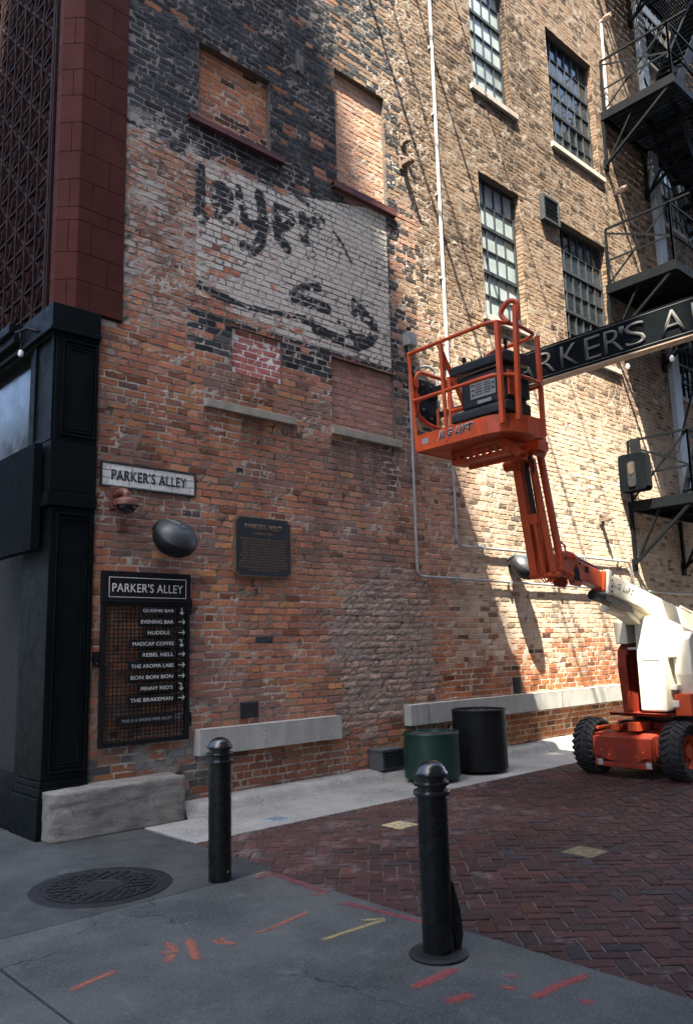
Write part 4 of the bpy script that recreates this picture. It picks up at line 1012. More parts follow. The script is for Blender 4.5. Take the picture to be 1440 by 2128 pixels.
# garden-style speakers on the wall
def wall_speaker():
    t = thing('wall_speaker', 'x', 'speaker', (0, 0, 0), 'black egg-shaped wall speakers')
    prof = []
    for i in range(0, 25):
        a = math.pi * i / 24; prof.append((.235 * math.sin(a) ** .9, .165 * -math.cos(a)))
    o = MB().lathe(prof, (0, -.24, 0), (0.06, -1.05, 1), 40).build('shell', M['speaker_grille'], t, True, smooth=True)
    pr2 = []
    for i in range(0, 11):
        a = math.pi * (.60 + .40 * i / 10); pr2.append((.2385 * math.sin(a) ** .9, .1665 * -math.cos(a) + .003))
    MB().lathe([(pr2[0][0] - .01, pr2[0][1] - .004)] + pr2, (0, -.24, 0), (0.06, -1.05, 1), 40).build('upper_cover', M['speaker'], t, True, smooth=True)
    mb = MB()
    for s_ in (-1, 1):
        pts = []
        for i in range(12):
            th = math.radians(-8 - 70 * i / 11); ph = math.radians(90 - s_ * (4 + 76 * (i / 11) ** .8))
            rr = .2375 * math.cos(th) ** .9; ax = Vector((0.06, -1.05, 1)).normalized(); a1 = Vector((1, 0, 0)); a1 = (a1 - ax * a1.dot(ax)).normalized(); b1 = a1.cross(ax)
            pts.append(Vector((0, -.24, 0)) + ax * (.165 * math.sin(th)) + a1 * (rr * math.cos(ph)) + b1 * (rr * math.sin(ph)))
        mb.tube(pts, .004, 6)
    mb.build('seam', M['speaker'], t, True, smooth=True)
    ax = Vector((0.06, -1.05, 1)).normalized()
    MB().lathe([(0, .0), (.052, .0), (.05, .014), (.03, .018), (0, .018)], Vector((0.015, -.24, .0)) + ax * .158, ax, 24).build('disc', M['speaker'], t, True, smooth=True)
    MB().lathe([(0, .0), (.012, .0), (.01, .006), (0, .007)], Vector((0.017, -.24, .0)) + ax * .176, ax, 14).build('screw', M['chrome'], t, True, smooth=True)
    mb = MB(); mb.tube(fillet([(-.13, -.02, .12), (-.12, -.16, .185), (-.06, -.28, .17), (.0, -.355, .125)], .06), .022, 8)
    mb.build('strap', M['speaker'], t, True, smooth=True)
    MB().bx(-.09, .09, -.10, .01, -.05, .05).build('wall_bracket', M['black_metal'], t, True, bevel=.006)
    return t
sp = wall_speaker(); sp.location = (4.22, 0, 2.77); sp['label'] = 'black egg-shaped speaker on the brick wall below the street name sign'; WLOC[sp.name] = Vector(sp.location)
s2_ = sp.copy(); C.objects.link(s2_); s2_.location = (10.35, 0, 2.78); s2_['label'] = 'black egg-shaped speaker between the two conduits, next to the foot of the lift jib'
for ch in list(sp.children):
    c = ch.copy(); C.objects.link(c); c.parent = s2_

# bronze plaque
t = thing('wall_plaque', 'dark cast plaque with bronze rim, notched corners and small raised text', 'plaque', (5.5, 0, 2.78))
x0, x1, z0, z1, n = 5.10, 5.90, 2.44, 3.13, .035
oct_ = lambda g: [(x0 + n + g, z0 + g), (x1 - n - g, z0 + g), (x1 - n - g, z0 + n + g), (x1 - g, z0 + n + g), (x1 - g, z1 - n - g), (x1 - n - g, z1 - n - g), (x1 - n - g, z1 - g), (x0 + n + g, z1 - g), (x0 + n + g, z1 - n - g), (x0 + g, z1 - n - g), (x0 + g, z0 + n + g), (x0 + n + g, z0 + n + g)]
MB().prism(oct_(0), lambda a, b, d: (a, d, b), -.045, .0).build('bronze_rim', M['bronze'], t, bevel=.002)
MB().prism(oct_(.013), lambda a, b, d: (a, d, b), -.047, -.02).build('field', M['plaque'], t)
link('title', place(text_mesh("PARKER'S ALLEY", .53, .062, .003, bold=.012), (5.235, -.047, 2.985), (1, 0, 0), (0, 0, 1)), M['bronze'], t)
link('subtitle', place(text_mesh("~ Established 2015 ~", .32, .034, .002, shear=.25), (5.335, -.047, 2.925), (1, 0, 0), (0, 0, 1)), M['bronze'], t)
body = "After the devastating fire of 1805, Detroiters, ever\nresilient, set out to rebuild the city. Vital to this\npursuit was an emerging black community that\nwithin a generation would produce, shape and\nbegin establishing its mark on the city's social,\npolitical, and economic development. During this\ntime, four African American heroes, Detroit's first\nblack landowners, Elizabeth Cooper, Margery\nAllbert, Hannah Ashley, and Thomas Parker, the lat-\nter in Lot 70 in Section 7 owned by Thomas Parker.\nTo commemorate this history, the \"Parcels District\"\nnamed this area Parker's Alley."
link('inscription', place(text_mesh(body, .70, .385, .0015, align='CENTER'), (5.15, -.047, 2.50), (1, 0, 0), (0, 0, 1)), M['bronze'], t)

# directory board
t = thing('directory_board', 'black framed wire-mesh directory board with PARKER\'S ALLEY header and arrowed shop names', 'directory', (4.02, -.05, .74))
X0, X1, Z0, Z1, Y = 3.525, 4.505, .735, 2.42, -.075; f_ = .045
mb = MB(); mb.bx(X0, X0 + f_, Y, Y + .045, Z0, 2.11); mb.bx(X1 - f_, X1, Y, Y + .045, Z0, 2.11); mb.bx(X0 + f_, X1 - f_, Y + .001, Y + .044, Z0, Z0 + f_); mb.bx(X0 + f_, X1 - f_, Y + .001, Y + .044, 2.085, 2.11)
mb.build('frame', M['black_metal'], t, bevel=.004)
hd = MB().bx(X0 - .004, X1 + .004, Y - .006, Y + .05, 2.112, 2.425).build('header', M['black_metal'], t, bevel=.004)
mb = MB(); a0, a1, b0, b1, w = 3.585, 4.452, 2.165, 2.365, .006; yy = Y - .009
mb.bx(a0, a1, yy, Y - .004, b0, b0 + w); mb.bx(a0, a1, yy, Y - .004, b1 - w, b1); mb.bx(a0, a0 + w, yy, Y - .004, b0 + w, b1 - w); mb.bx(a1 - w, a1, yy, Y - .004, b0 + w, b1 - w)
mb.build('header_border', M['decal_white'], hd)
link('header_lettering', place(text_mesh("PARKER'S ALLEY", .79, .088, .003, spacing=1.05), (3.622, Y - .006, 2.218), (1, 0, 0), (0, 0, 1)), M['decal_white'], hd)
mb = MB(); nx, nz = 20, 33
for i in range(1, nx): x = X0 + f_ + (X1 - X0 - 2 * f_) * i / nx; mb.bx(x - .0036, x + .0036, Y + .012, Y + .019, Z0 + f_, 2.085)
for k in range(1, nz): z = Z0 + f_ + (2.085 - Z0 - f_) * k / nz; mb.bx(X0 + f_, X1 - f_, Y + .0195, Y + .0265, z - .0036, z + .0036)
mb.build('wire_mesh', M['black_metal'], t)
def arrow(kind, cx, cz, y):
    mb = MB(); w = .007; P = lambda a, b: (cx + a, y, cz + b)
    seg = {'down': [((0, .036), (0, -.036)), ((0, -.036), (-.022, -.012)), ((0, -.036), (.022, -.012))],
           'right': [((-.036, 0), (.036, 0)), ((.036, 0), (.012, .024)), ((.036, 0), (.012, -.024))],
           'turn': [((-.03, .034), (0, .034)), ((0, .034), (0, -.036)), ((0, -.036), (-.022, -.012)), ((0, -.036), (.022, -.012))]}[kind]
    for q, (a, b) in enumerate(seg): mb.beam((cx + a[0], y - .0002 * q, cz + a[1]), (cx + b[0], y - .0002 * q, cz + b[1]), w, .003, (0, 1, 0))
    return mb
rowsD = [('QUEENS BAR', 3.925, 4.325, 2.146, 'down'), ('EVENING BAR', 3.905, 4.322, 2.036, 'right'), ('HUDDLE', 3.982, 4.278, 1.927, 'right'), ('MADCAP COFFEE', 3.818, 4.33, 1.818, 'turn'),
         ('REBEL NELL', 3.93, 4.326, 1.708, 'right'), ('THE AROMA LABS', 3.808, 4.328, 1.599, 'right'), ('BON BON BON', 3.805, 4.322, 1.489, 'right'), ("PENNY RED'S", 3.915, 4.32, 1.379, 'turn'), ('THE BRAKEMAN', 3.805, 4.32, 1.270, 'right')]
for i, (s_, a, b, z, ar) in enumerate(rowsD):
    z = 2.035 - i * .1095
    pl = MB().bx(a, b, Y - .02, Y + .011, z - .04, z + .04).build('name_plate', M['black_metal'], t, bevel=.003)
    wd = (b - a) - .05
    link('lettering', place(text_mesh(s_, wd, .036, .002, spacing=1.04), (a + .025, Y - .02, z - .018), (1, 0, 0), (0, 0, 1)), M['decal_white'], pl)
    ap = MB().bx(4.352, 4.436, Y - .02, Y + .011, z - .043, z + .043).build('arrow_plate', M['black_metal'], t, bevel=.003)
    arrow(ar, 4.394, z, Y - .0215).build('arrow', M['decal_white'], ap)
pl = MB().bx(3.70, 4.325, Y - .02, Y + .011, .925, 1.015).build('name_plate', M['black_metal'], t, bevel=.003)
link('lettering', place(text_mesh("THIS IS A SMOKE-FREE ALLEY", .55, .027, .002, spacing=1.04), (3.74, Y - .02, .956), (1, 0, 0), (0, 0, 1)), M['decal_grey'], pl)
for x, z in ((X1 + .022, 2.10), (X1 + .022, .93), (X0 - .03, 1.57)):
    br = MB().bx(x - .022 if x > 4 else x - .025, x + .022 if x > 4 else x + .03, -.05, .0, z - .07, z + .07).build('wall_bracket', M['black_metal'], t, bevel=.004)
    mb = MB()
    for dz in (-.045, .045): mb.lathe([(0, 0), (.009, 0), (.007, .006), (0, .007)], (x, -.05, z + dz), (0, -1, 0), 8)
    mb.each('screw', M['chrome'], br)

# louvre vent between the windows
t = thing('louvre_vent', 'dark square louvred wall vent between the upper and lower factory windows', 'vent', (12.15, 0, 9.27))
mb = MB(); x0, x1, z0, z1 = 11.88, 12.42, 9.26, 9.77
mb.bx(x0, x0 + .05, -.10, .0, z0, z1); mb.bx(x1 - .05, x1, -.10, .0, z0, z1); mb.bx(x0 + .05, x1 - .05, -.099, .0, z0, z0 + .05); mb.bx(x0 + .05, x1 - .05, -.099, .0, z1 - .05, z1)
mb.build('frame', M['frame'], t, bevel=.004)
mb = MB()
for i in range(5): z = z0 + .09 + i * .085; mb.beam((x0 + .05, -.05, z), (x1 - .05, -.05, z), .085, .008, (0, .7, 1))
mb.each('blade', M['frame'], t); MB().bx(x0 + .05, x1 - .05, -.006, -.001, z0 + .05, z1 - .05).build('back', M['void'], t)

# conduits
t = thing('conduit', 'thin grey conduit dropping from the junction box and turning right along the wall', 'conduit', (8.1, 0, 2.5))
MB().tube(fillet([(8.11, -.05, 5.9), (8.10, -.05, 2.56), (16.5, -.05, 2.53)], .12, 8), .019, 10).build('pipe', M['galv'], t, smooth=True)
mb = MB()
for z in (5.4, 4.2, 3.35, 2.9): mb.lathe([(0, -.03), (.025, -.03), (.027, 0), (.025, .03), (0, .03)], (8.105, -.05, z), n=10)
for x in (8.9, 10.2, 11.6, 12.9): mb.bx(x - .02, x + .02, -.078, .0, 2.505, 2.585)
mb.each('clamp', M['galv'], t, smooth=True)
bx_ = MB().bx(8.04, 8.21, -.13, .0, 5.87, 6.07).build('junction_box', M['galv'], t, bevel=.006)
MB().bx(8.05, 8.20, -.137, -.131, 5.88, 6.06).build('box_cover', M['galv'], bx_, bevel=.004)
MB().lathe([(0, -.03), (.03, -.02), (.035, .01), (.02, .035), (0, .04)], (8.10, -.08, 6.13), (1, 0, .3), 12).build('photocell', M['dark'], t, smooth=True)
MB().tube([(8.08, -.04, 5.87), (8.08, -.06, 5.65), (8.16, -.06, 5.5), (8.24, -.05, 5.35), (8.3, -.03, 5.2)], .018, 8).build('cable', M['black_metal'], t, smooth=True)
t = thing('conduit', 'tall conduit, white above and grey below, whose horizontal run is the upper of two', 'conduit', (8.98, 0, 3))
MB().tube([(8.97, -.05, 14.2), (8.975, -.05, 4.6)], .026, 10).build('white_upper_pipe', M['white_pipe'], t, smooth=True)
MB().tube(fillet([(8.975, -.05, 4.6), (8.98, -.05, 3.04), (14.0, -.05, 3.07), (14.12, -.05, 2.62)], .14, 8), .019, 10).build('lower_pipe', M['galv'], t, smooth=True)
mb = MB()
for z in (12.4, 11.2, 10, 8.6, 7.2, 5.8): mb.bx(8.93, 9.01, -.06, .0, z - .02, z + .02)
for z in (4.0, 3.5): mb.lathe([(0, -.03), (.025, -.03), (.027, 0), (.025, .03), (0, .03)], (8.978, -.05, z), n=10)
for x in (9.6, 11, 12.4, 13.6): mb.bx(x - .02, x + .02, -.078, .0, 3.02, 3.10)
mb.each('clamp', M['galv'], t)
MB().bx(14.05, 14.19, -.12, .0, 2.42, 2.62).build('end_box', M['galv'], t, bevel=.006)

# stubs and iron brackets left in the wall
def iron_stub(label, x, z, s):
    o = MB(); o.bx(x - .05 * s, x + .05 * s, -.17 * s, .02, z - .035 * s, z + .03 * s); o.beam((x - .06 * s, -.02, z + .10 * s), (x + .02 * s, -.2 * s, z - .02), .035 * s, .03 * s); o.bx(x - .07 * s, x + .07 * s, -.03, .0, z - .09 * s, z + .10 * s)
    o.lathe([(0, 0), (.035 * s, 0), (.04 * s, .03 * s), (0, .035 * s)], (x + .02, -.17 * s, z), (0, -1, .2), 8)
    tag(o.build('wall_bracket', M['rust'], bevel=.005), label, 'bracket', 'rusty stubs in the wall')
iron_stub('upper of two small rusty iron stubs right of the buff bricked-up window', 8.22, 9.17, .75)
iron_stub('lower of two rusty iron stubs right of the buff bricked-up window, with long shadow', 8.20, 8.80, 1.1)
iron_stub('dark iron stub low on the sunlit wall beneath the fire escape', 13.17, 3.80, 1.0)
t = thing('wall_bracket', 'small grey iron anchor in the black bricks between the two upper bricked-up windows', 'bracket', (6.2, 0, 9.45))
MB().bx(6.13, 6.17, -.06, .02, 9.3, 9.62).build('plate', M['ventgrey'], t, bevel=.003); MB().bx(6.17, 6.27, -.015, .02, 9.32, 9.60).build('socket', M['rust'], t)

# jar lamps beside the fire escape
def jar_lamp(label, x, z):
    t = thing('jar_lamp', label, 'lamp', (x, 0, z), 'caged jar lamps by the fire escape')
    MB().tube([(x, 0, z), (x, -.09, z + .02)], .05, 14).build('base', M['galv'], t, smooth=True)
    MB().lathe([(0, 0), (.045, 0), (.062, .03), (.062, .12), (.045, .17), (0, .185)], (x, -.09, z + .02), (0, -1, .2), 16).build('jar', M['jar'], t, smooth=True)
    mb = MB()
    for a in range(4): an = a * math.pi / 2; c, s_ = math.cos(an) * .068, math.sin(an) * .068; mb.tube([(x + c, -.09, z + .02 + s_), (x + c, -.24, z + .05 + s_), (x + c * .4, -.29, z + .06 + s_ * .4)], .005, 5)
    mb.build('cage', M['galv'], t)
jar_lamp('upper jar lamp on the wall beside the top balcony of the fire escape', 14.85, 15.05)
jar_lamp('lower jar lamp on the wall below the top balcony of the fire escape', 14.85, 10.95)
t = thing('conduit', 'white vertical pipe on the wall edge beside the top balcony', 'conduit', (14.8, 0, 13))
MB().tube([(14.83, -.04, 15.0), (14.77, -.04, 12.7)], .028, 8).build('pipe', M['white_pipe'], t, smooth=True)
t = thing('drainpipe', 'wide grey board-like vertical duct on the shaded wall behind the fire escape', 'drainpipe', (16.66, 0, 0))
mb = MB(); mb.bx(16.5, 16.84, -.12, .0, 4.5, 19)
mb.build('duct', M['galv'], t, bevel=.01)

# ------------------------------------------------------------------ hanging alley sign
t = thing('alley_sign', 'long black beam sign with raised grey letters PARKER\'S ALLEY spanning the alley', 'sign', (8.5, 0, 5.1))
SXc = 8.5; z0, z1 = 4.93, 5.36
body_ = MB().bx(SXc, SXc + .16, -6.4, -1.12, z0, z1).build('sign_board', M['box_black'], t, bevel=.004)
MB().bx(SXc + .004, SXc + .156, -6.39, -1.13, z0 - .02, z0 - .001).build('underside', M['signbounce'], body_)  # thin sheet tinted as if lit by bounce from below
mb = MB(); yy0, yy1 = -6.35, -1.17
for zz in (z0 + .03, z1 - .03): mb.bx(SXc - .004, SXc, yy0, yy1, zz - .004, zz + .004)
mb.build('border_line', M['signletter'], body_)
LY = [('P', -1.26, .23), ('A', -1.57, .29), ('R', -1.93, .24), ('K', -2.26, .25), ('E', -2.60, .21), ('R', -2.86, .24), ("'", -3.06, .06), ('S', -3.13, .25), ('A', -3.56, .29), ('L', -3.93, .2), ('L', -4.22, .2), ('E', -4.5, .21), ('Y', -4.78, .27)]
mb_l = []
for ch_, y, w in LY:
    hgt, zb_ = (.285, 4.99) if ch_ != "'" else (.1, 5.175)
    link('letter', place(text_mesh(ch_, w, hgt, .014, bold=-.008), (SXc, y, zb_), (0, -1, 0), (0, 0, 1)), M['signletter'], body_)
arm = MB()
arm.bx(8.505, 8.625, -1.9, -.02, 5.235, 5.32); arm.bx(8.505, 8.625, -1.9, -.02, 4.87, 4.925)
arm.each('support_arm', M['black_metal'], t, bevel=.004)
pl = MB().bx(8.34, 8.70, -.035, .0, 4.80, 5.43).build('wall_plate', M['black_metal'], t, bevel=.004)
MB().bx(8.46, 8.66, -.09, -.036, 5.17, 5.38).build('arm_flange', M['black_metal'], pl, bevel=.004); MB().bx(8.46, 8.66, -.09, -.036, 4.81, 5.0).build('arm_flange', M['black_metal'], pl, bevel=.004)
mb = MB()
for x, z in ((8.39, 5.36), (8.39, 5.24), (8.39, 4.86), (8.39, 4.98), (8.67, 5.4), (8.67, 4.83), (8.5, 5.33), (8.5, 4.85)): mb.lathe([(0, 0), (.02, 0), (.015, .018), (0, .02)], (x, -.036 if abs(x - 8.5) > .02 else -.091, z), (0, -1, 0), 8)
mb.each('bolt', M['chrome'], pl)
MB().tube(fillet([(8.36, -.03, 5.62), (8.5, -.06, 5.66), (8.62, -.10, 5.6), (8.62, -.12, 5.34)], .1), .018, 8).build('feed_conduit', M['galv'], t, smooth=True)

# ------------------------------------------------------------------ string lights
t = thing('string_lights', 'thin black cable with small white bulbs hanging below the alley sign', 'string lights', (10.5, -.1, 6.1))
pts = [(10.5, -.05, 6.35)] + [(10.5, -y, 5.98 - .22 * y + .024 * y * y) for y in np.linspace(.4, 6.5, 14)]
MB().tube(pts, .006, 5).build('cable', M['black_metal'], t)
for y in (.75, 1.42, 2.12, 2.77, 3.45, 4.15):
    z = 5.98 - .22 * y + .024 * y * y
    so = MB().lathe([(0, 0), (.02, 0), (.022, -.05), (.016, -.06), (0, -.06)], (10.5, -y, z), n=10).build('socket', M['black_metal'], t, smooth=True)
    MB().lathe([(.014, -.06), (.03, -.085), (.034, -.11), (.026, -.14), (0, -.15)], (10.5, -y, z), n=12).build('bulb', M['bulb'], so, smooth=True)
for x, z, r_, a_, sg_ in ((7.0, 12.7, .034, .10, .05), (8.15, 13.25, .030, .05, .03), (7.35, 13.4, .022, .0, .10), (9.05, 14.0, .02, .1, .02)):
    P_ = [(x + a_ * q, -q, z - sg_ * q + .004 * q * q) for q in (0, .4, .9, 1.6, 2.6, 4, 6, 8.98)]
    tag(MB().tube(P_, r_, 8).build('overhead_cable', M['black_metal'], smooth=True), 'black cable strung high across the alley from the top of the brick wall', 'cable', 'cables strung high across the alley')

# ------------------------------------------------------------------ fire escape
fe = thing('fire_escape', 'dark steel fire escape with three railed balconies and stairs', 'fire escape', (14.1, 0, 3))
FX0, FX1, FD = 14.08, 20.5, -1.5
for zd, dp, x0 in ((12.68, -1.6, 14.48), (8.64, -1.45, 14.06), (4.24, -1.3, 14.2), (17.1, -1.7, 14.7)):
    mb = MB(); hh = .19
    mb.bx(x0, x0 + .015, dp, -.02, zd - hh, zd); mb.bx(x0 + .016, x0 + .09, dp, -.02, zd - hh, zd - hh + .014); mb.bx(x0 + .016, x0 + .09, dp, -.02, zd - .014, zd)
    mb.bx(x0 + .016, FX1, dp, dp + .015, zd - hh + .015, zd - .015); mb.bx(x0 + .016, FX1, -.04, -.02, zd - hh + .015, zd - .015)
    for xx in (15.7, 17.3, 18.9): mb.bx(xx, xx + .07, dp + .02, -.045, zd - hh + .02, zd - .04)
    mb.build('edge_beam', M['steel_escape'], fe, bevel=.003)
    dk = MB()
    for i in range(30):
        y = dp + .03 + i * (abs(dp) - .08) / 29; dk.bx(x0 + .10, FX1 - .01, y - .0225, y + .0225, zd - .036, zd - .016)
    for i in range(40): dk.bx(x0 + .12 + i * .147, x0 + .135 + i * .147, dp + .02, -.05, zd - .05, zd - .037)
    dk.build('deck_grating', M['steel_escape'], fe)
    rl = MB(); H = 1.18; q = .038; yi = -.10; yo = dp + .03; xa = x0 + .03
    for y in (yi, yo): rl.bx(xa - q / 2, xa + q / 2, y - q / 2, y + q / 2, zd + .001, zd + H)
    rl.beam((xa, yi, zd + H), (xa, yo - .4, zd + H), q, q)
    rl.beam((xa, yi, zd + H * .93), (xa, yo, zd + .5), .014, q); rl.beam((xa + .02, yi, zd + .04), (xa + .02, yo, zd + H), .014, q)
    rl.beam((xa - .01, yi, zd + .5), (xa - .01, yo, zd + .5), .012, q)
    for k in range(5):
        xx = xa + k * 1.5; rl.bx(xx - q / 2, xx + q / 2, yo - q / 2 - .001, yo + q / 2 + .001, zd + .002, zd + H - .002)
        if k < 4: rl.beam((xx, yo + .01, zd + .06), (xx + 1.5, yo + .01, zd + H), .012, q); rl.beam((xx, yo - .01, zd + H), (xx + 1.5, yo - .01, zd + .06), .012, q)
    rl.beam((xa, yo, zd + H), (FX1, yo, zd + H), q, q); rl.beam((xa, yo - .02, zd + .5), (FX1, yo - .02, zd + .5), q, .012)
    rl.build('railing', M['steel_escape'], fe)
    for xx in (x0 + .05, 16.3, 18.8):
        b_ = MB(); zb_ = zd - 1.22
        b_.bx(xx - .035, xx + .035, -.07, -.015, zb_, zd - .2)
        b_.beam((xx, -.05, zb_ + .04), (xx, dp + .12, zd - .2), .06, .05); b_.beam((xx + .04, -.05, zb_ + .05), (xx + .04, dp * .45, zd - .2), .05, .04)
        b_.bx(xx - .07, xx + .09, -.04, .0, zb_ - .1, zb_ + .12)
        b_.build('bracket', M['steel_escape'], fe, bevel=.003)
for (zb_, zt, xa, xb) in ((4.25, 8.66, 15.2, 18.2), (8.66, 12.62, 18.4, 15.4), (12.62, 17.2, 15.2, 18.4)):
    mb = MB(); y0, y1 = -1.22, -.62; N = 17
    for y in (y0, y1): mb.beam((xa, y, zb_), (xb, y, zt), .02, .22); mb.beam((xa, y, zb_ + 1.0), (xb, y, zt + 1.0), .03, .03)
    stx = mb.build('stair', M['steel_escape'], fe)
    mb = MB()
    for i in range(1, N):
        x = xa + (xb - xa) * i / N; z = zb_ + (zt - zb_) * i / N; mb.bx(x - .11, x + .11, y0 + .02, y1 - .02, z - .015, z + .012)
    mb.build('tread', M['steel_escape'], stx)

t = thing('box_floodlight', 'black rounded box light with a glass bulb window hung on the lowest balcony railing', 'floodlight', (14.0, -.3, 4.4))
MB().prism(roundrect(-.56, -.02, 4.38, 5.11, .08), lambda a, b, d: (d, a, b), 13.93, 14.17).build('housing', M['box_black'], t, bevel=.015)
MB().prism(roundrect(-.36, -.20, 4.46, 4.95, .06), lambda a, b, d: (d, a, b), 13.915, 13.929).build('bezel', M['dark'], t, bevel=.004)
MB().prism(roundrect(-.335, -.225, 4.7, 4.93, .045), lambda a, b, d: (d, a, b), 13.905, 13.914).build('bulb_window', M['chrome'], t)
MB().prism(roundrect(-.335, -.225, 4.47, 4.67, .01, 2), lambda a, b, d: (d, a, b), 13.905, 13.914).build('lower_window', M['void'], t)
mb = MB()
for i in range(4): mb.bx(13.96 + i * .05, 13.975 + i * .05, -.575, -.561, 4.45, 5.04)
mb.each('cooling_fin', M['black_metal'], t)
MB().bx(14.1, 14.14, -.4, -.2, 5.11, 5.42).build('hanger', M['black_metal'], t)

# ------------------------------------------------------------------ boom lift
lf = thing('boom_lift', 'orange and cream articulated boom lift parked by the wall with its empty platform raised', 'boom lift', (9.9, -2.38, 0))
O_, K_ = M['orange'], M['cream']
def wheel(x, y, side):
    r = .325; w = .125; prof = [(.19, -w * .8), (.245, -w * .92), (.285, -w), (.312, -w * .86), (r - .004, -w * .6), (r, 0), (r - .004, w * .6), (.312, w * .86), (.285, w), (.245, w * .92), (.19, w * .8)]
    mb = MB().lathe(prof, (x, y, r), (0, 1, 0), 48)
    for k in range(26):                                         # chevron tread lugs
        a = 2 * math.pi * k / 26
        for s_, off in ((-1, 0), (1, .5)):
            pts = []
            for t_, da in ((.02, .0), (.07, .10), (.105, .12), (.128, .16)):
                aa = a + off * 2 * math.pi / 26 + da * 1.2; rr = r + (.008 if t_ < .1 else -.006 if t_ < .12 else -.03)
                pts.append(Vector((x + rr * math.cos(aa), y + s_ * t_, r + rr * math.sin(aa))))
            for p, q in zip(pts[:-1], pts[1:]): mb.beam(p, q, .038, .018, ((p + q) / 2 - Vector((x, (p.y + q.y) / 2, r))))
    ty = mb.build('tyre', M['tyre'], None)
    wh = bpy.data.objects.new('wheel', None); C.objects.link(wh); wh.parent = lf
    ty.parent = wh
    wh.matrix_parent_inverse = Matrix.Translation(-WLOC[lf.name])
    rm = MB().lathe([(.185, -.09), (.2, -.1), (.19, -.04), (.19, .04), (.2, .1), (.185, .09), (.16, .05), (.08, .035), (.075, .09), (0, .092), (0, -.05), (.16, -.05), (.185, -.09)], (x, y, r), (0, side, 0), 32).build('rim', O_, None, smooth=True)
    rm.parent = wh
    mb = MB()
    for k in range(6): a = k * math.pi / 3; mb.lathe([(0, 0), (.014, 0), (.014, .02), (0, .02)], (x + .12 * math.cos(a), y + side * .04, r + .12 * math.sin(a)), (0, side, 0), 6)
    lg = mb.each('lug_nut', M['dark'], None); 
    for q_ in lg: q_.parent = wh
for x in (9.36, 11.0):
    wheel(x, -1.80, 1); wheel(x, -2.93, -1)
# chassis
mb = MB(); YA, YB = -2.70, -1.95
prof = [(9.10, .20), (9.10, .44), (9.16, .48), (9.42, .53), (9.62, .53), (9.66, .62), (10.9, .62), (11.3, .5), (11.3, .22), (10.0, .18), (9.5, .14)]
mb.prism(prof, lambda a, b, d: (a, d, b), YA + .02, YB - .02)
ch = mb.build('chassis', M['lift_orange_shaded'], lf, bevel=.012)
mb = MB()                                                        # front bumper plate with cut lower edge, over a lower cross bar
mb.prism([(YB, .47), (YA, .47), (YA, .24), (-2.62, .24), (-2.54, .205), (-2.45, .185), (-2.22, .185), (-2.12, .205), (-2.03, .24), (YB, .24)], lambda a, b, d: (d, a, b), 9.07, 9.098)
mb.bx(9.075, 9.098, YA + .01, YB - .01, .12, .18); mb.bx(9.08, 9.1, YA + .012, YA + .05, .175, .25); mb.bx(9.08, 9.1, YB - .05, YB - .012, .175, .25)
bp = mb.build('bumper', M['lift_orange_shaded'], lf, bevel=.006)
mb = MB()
for y in (-2.66, -2.04): mb.bx(9.066, 9.0745, y - .035, y + .035, .135, .205)
mb.each('warning_label', M['decal_grey'], bp)
mb = MB()
for y in (-2.6, -2.5, -2.16, -2.06): mb.lathe([(0, 0), (.012, 0), (.01, .01), (0, .012)], (9.07, y, .26 + .05 * (abs(y + 2.33) > .2)), (-1, 0, 0), 8)
mb.each('bolt', O_, bp)
mb = MB(); mb.bx(9.25, 9.45, -1.97, -1.84, .28, .42); mb.bx(9.25, 9.45, -2.88, -2.68, .28, .42); mb.bx(9.18, 9.5, YB - .005, YB + .04, .25, .5); mb.bx(9.18, 9.5, YA - .04, YA + .005, .25, .5); mb.each('axle_hub', M['lift_orange_shaded'], lf, bevel=.01)
mb = MB(); mb.beam((9.14, -1.98, .56), (9.5, -2.16, .60), .05, .03); mb.tube([(9.3, -2.02, .55), (9.3, -2.24, .58)], .022, 8); mb.bx(9.2, 9.5, -2.5, -2.36, .535, .64); mb.bx(9.25, 9.6, -2.22, -2.12, .53, .6)
mb.each('steering_link', O_, lf, bevel=.006)
mb = MB(); mb.tube([(9.32, -2.12, .58), (9.4, -2.2, .63), (9.5, -2.3, .6), (9.6, -2.4, .66)], .012, 6); mb.tube([(9.28, -2.3, .55), (9.45, -2.34, .62), (9.6, -2.3, .66)], .011, 6); mb.each('hydraulic_hose', M['dark'], lf, smooth=True)
mb = MB().lathe([(0, .62), (.42, .62), (.42, .67), (.38, .68), (.38, .74), (0, .74)], (10.15, -2.4, 0), n=40); mb.build('turntable', M['dark'], lf, smooth=True)
MB().prism([(9.35, .70), (9.35, .745), (9.2, .75), (11.0, .76), (11.0, .69)], lambda a, b, d: (a, d, b), -2.86, -2.05).build('turret_base', M['lift_orange_shaded'], lf, bevel=.006)
# hoods and machinery
h1 = MB(); h1.prism([(9.24, .775), (9.24, 1.885), (9.30, 1.90), (10.9, 1.55), (10.9, .775)], lambda a, b, d: (a, d, b), -2.86, -2.53); hd_ = h1.build('cream_hood', K_, lf, bevel=.02)
MB().bx(9.234, 9.2395, -2.82, -2.60, 1.372, 1.378).build('seam', M['beamgrey'], hd_)
MB().bx(9.5, 10.7, -2.868, -2.8605, .85, 1.45).build('side_panel', K_, hd_, bevel=.003)
h2 = MB(); h2.prism([(9.5, .90), (9.42, 1.2), (9.42, 1.62), (9.5, 1.70), (10.9, 1.50), (10.9, .90)], lambda a, b, d: (a, d, b), -3.12, -2.90); hr = h2.build('cream_hood', K_, lf, bevel=.02)
mb = MB(); mb.bx(9.35, 9.5, -2.95, -2.87, 1.40, 1.47); mb.bx(9.35, 9.5, -2.95, -2.87, 1.02, 1.08); mb.bx(9.36, 9.5, -2.95, -2.87, .82, .90); mb.each('hinge', K_, hr, bevel=.008)
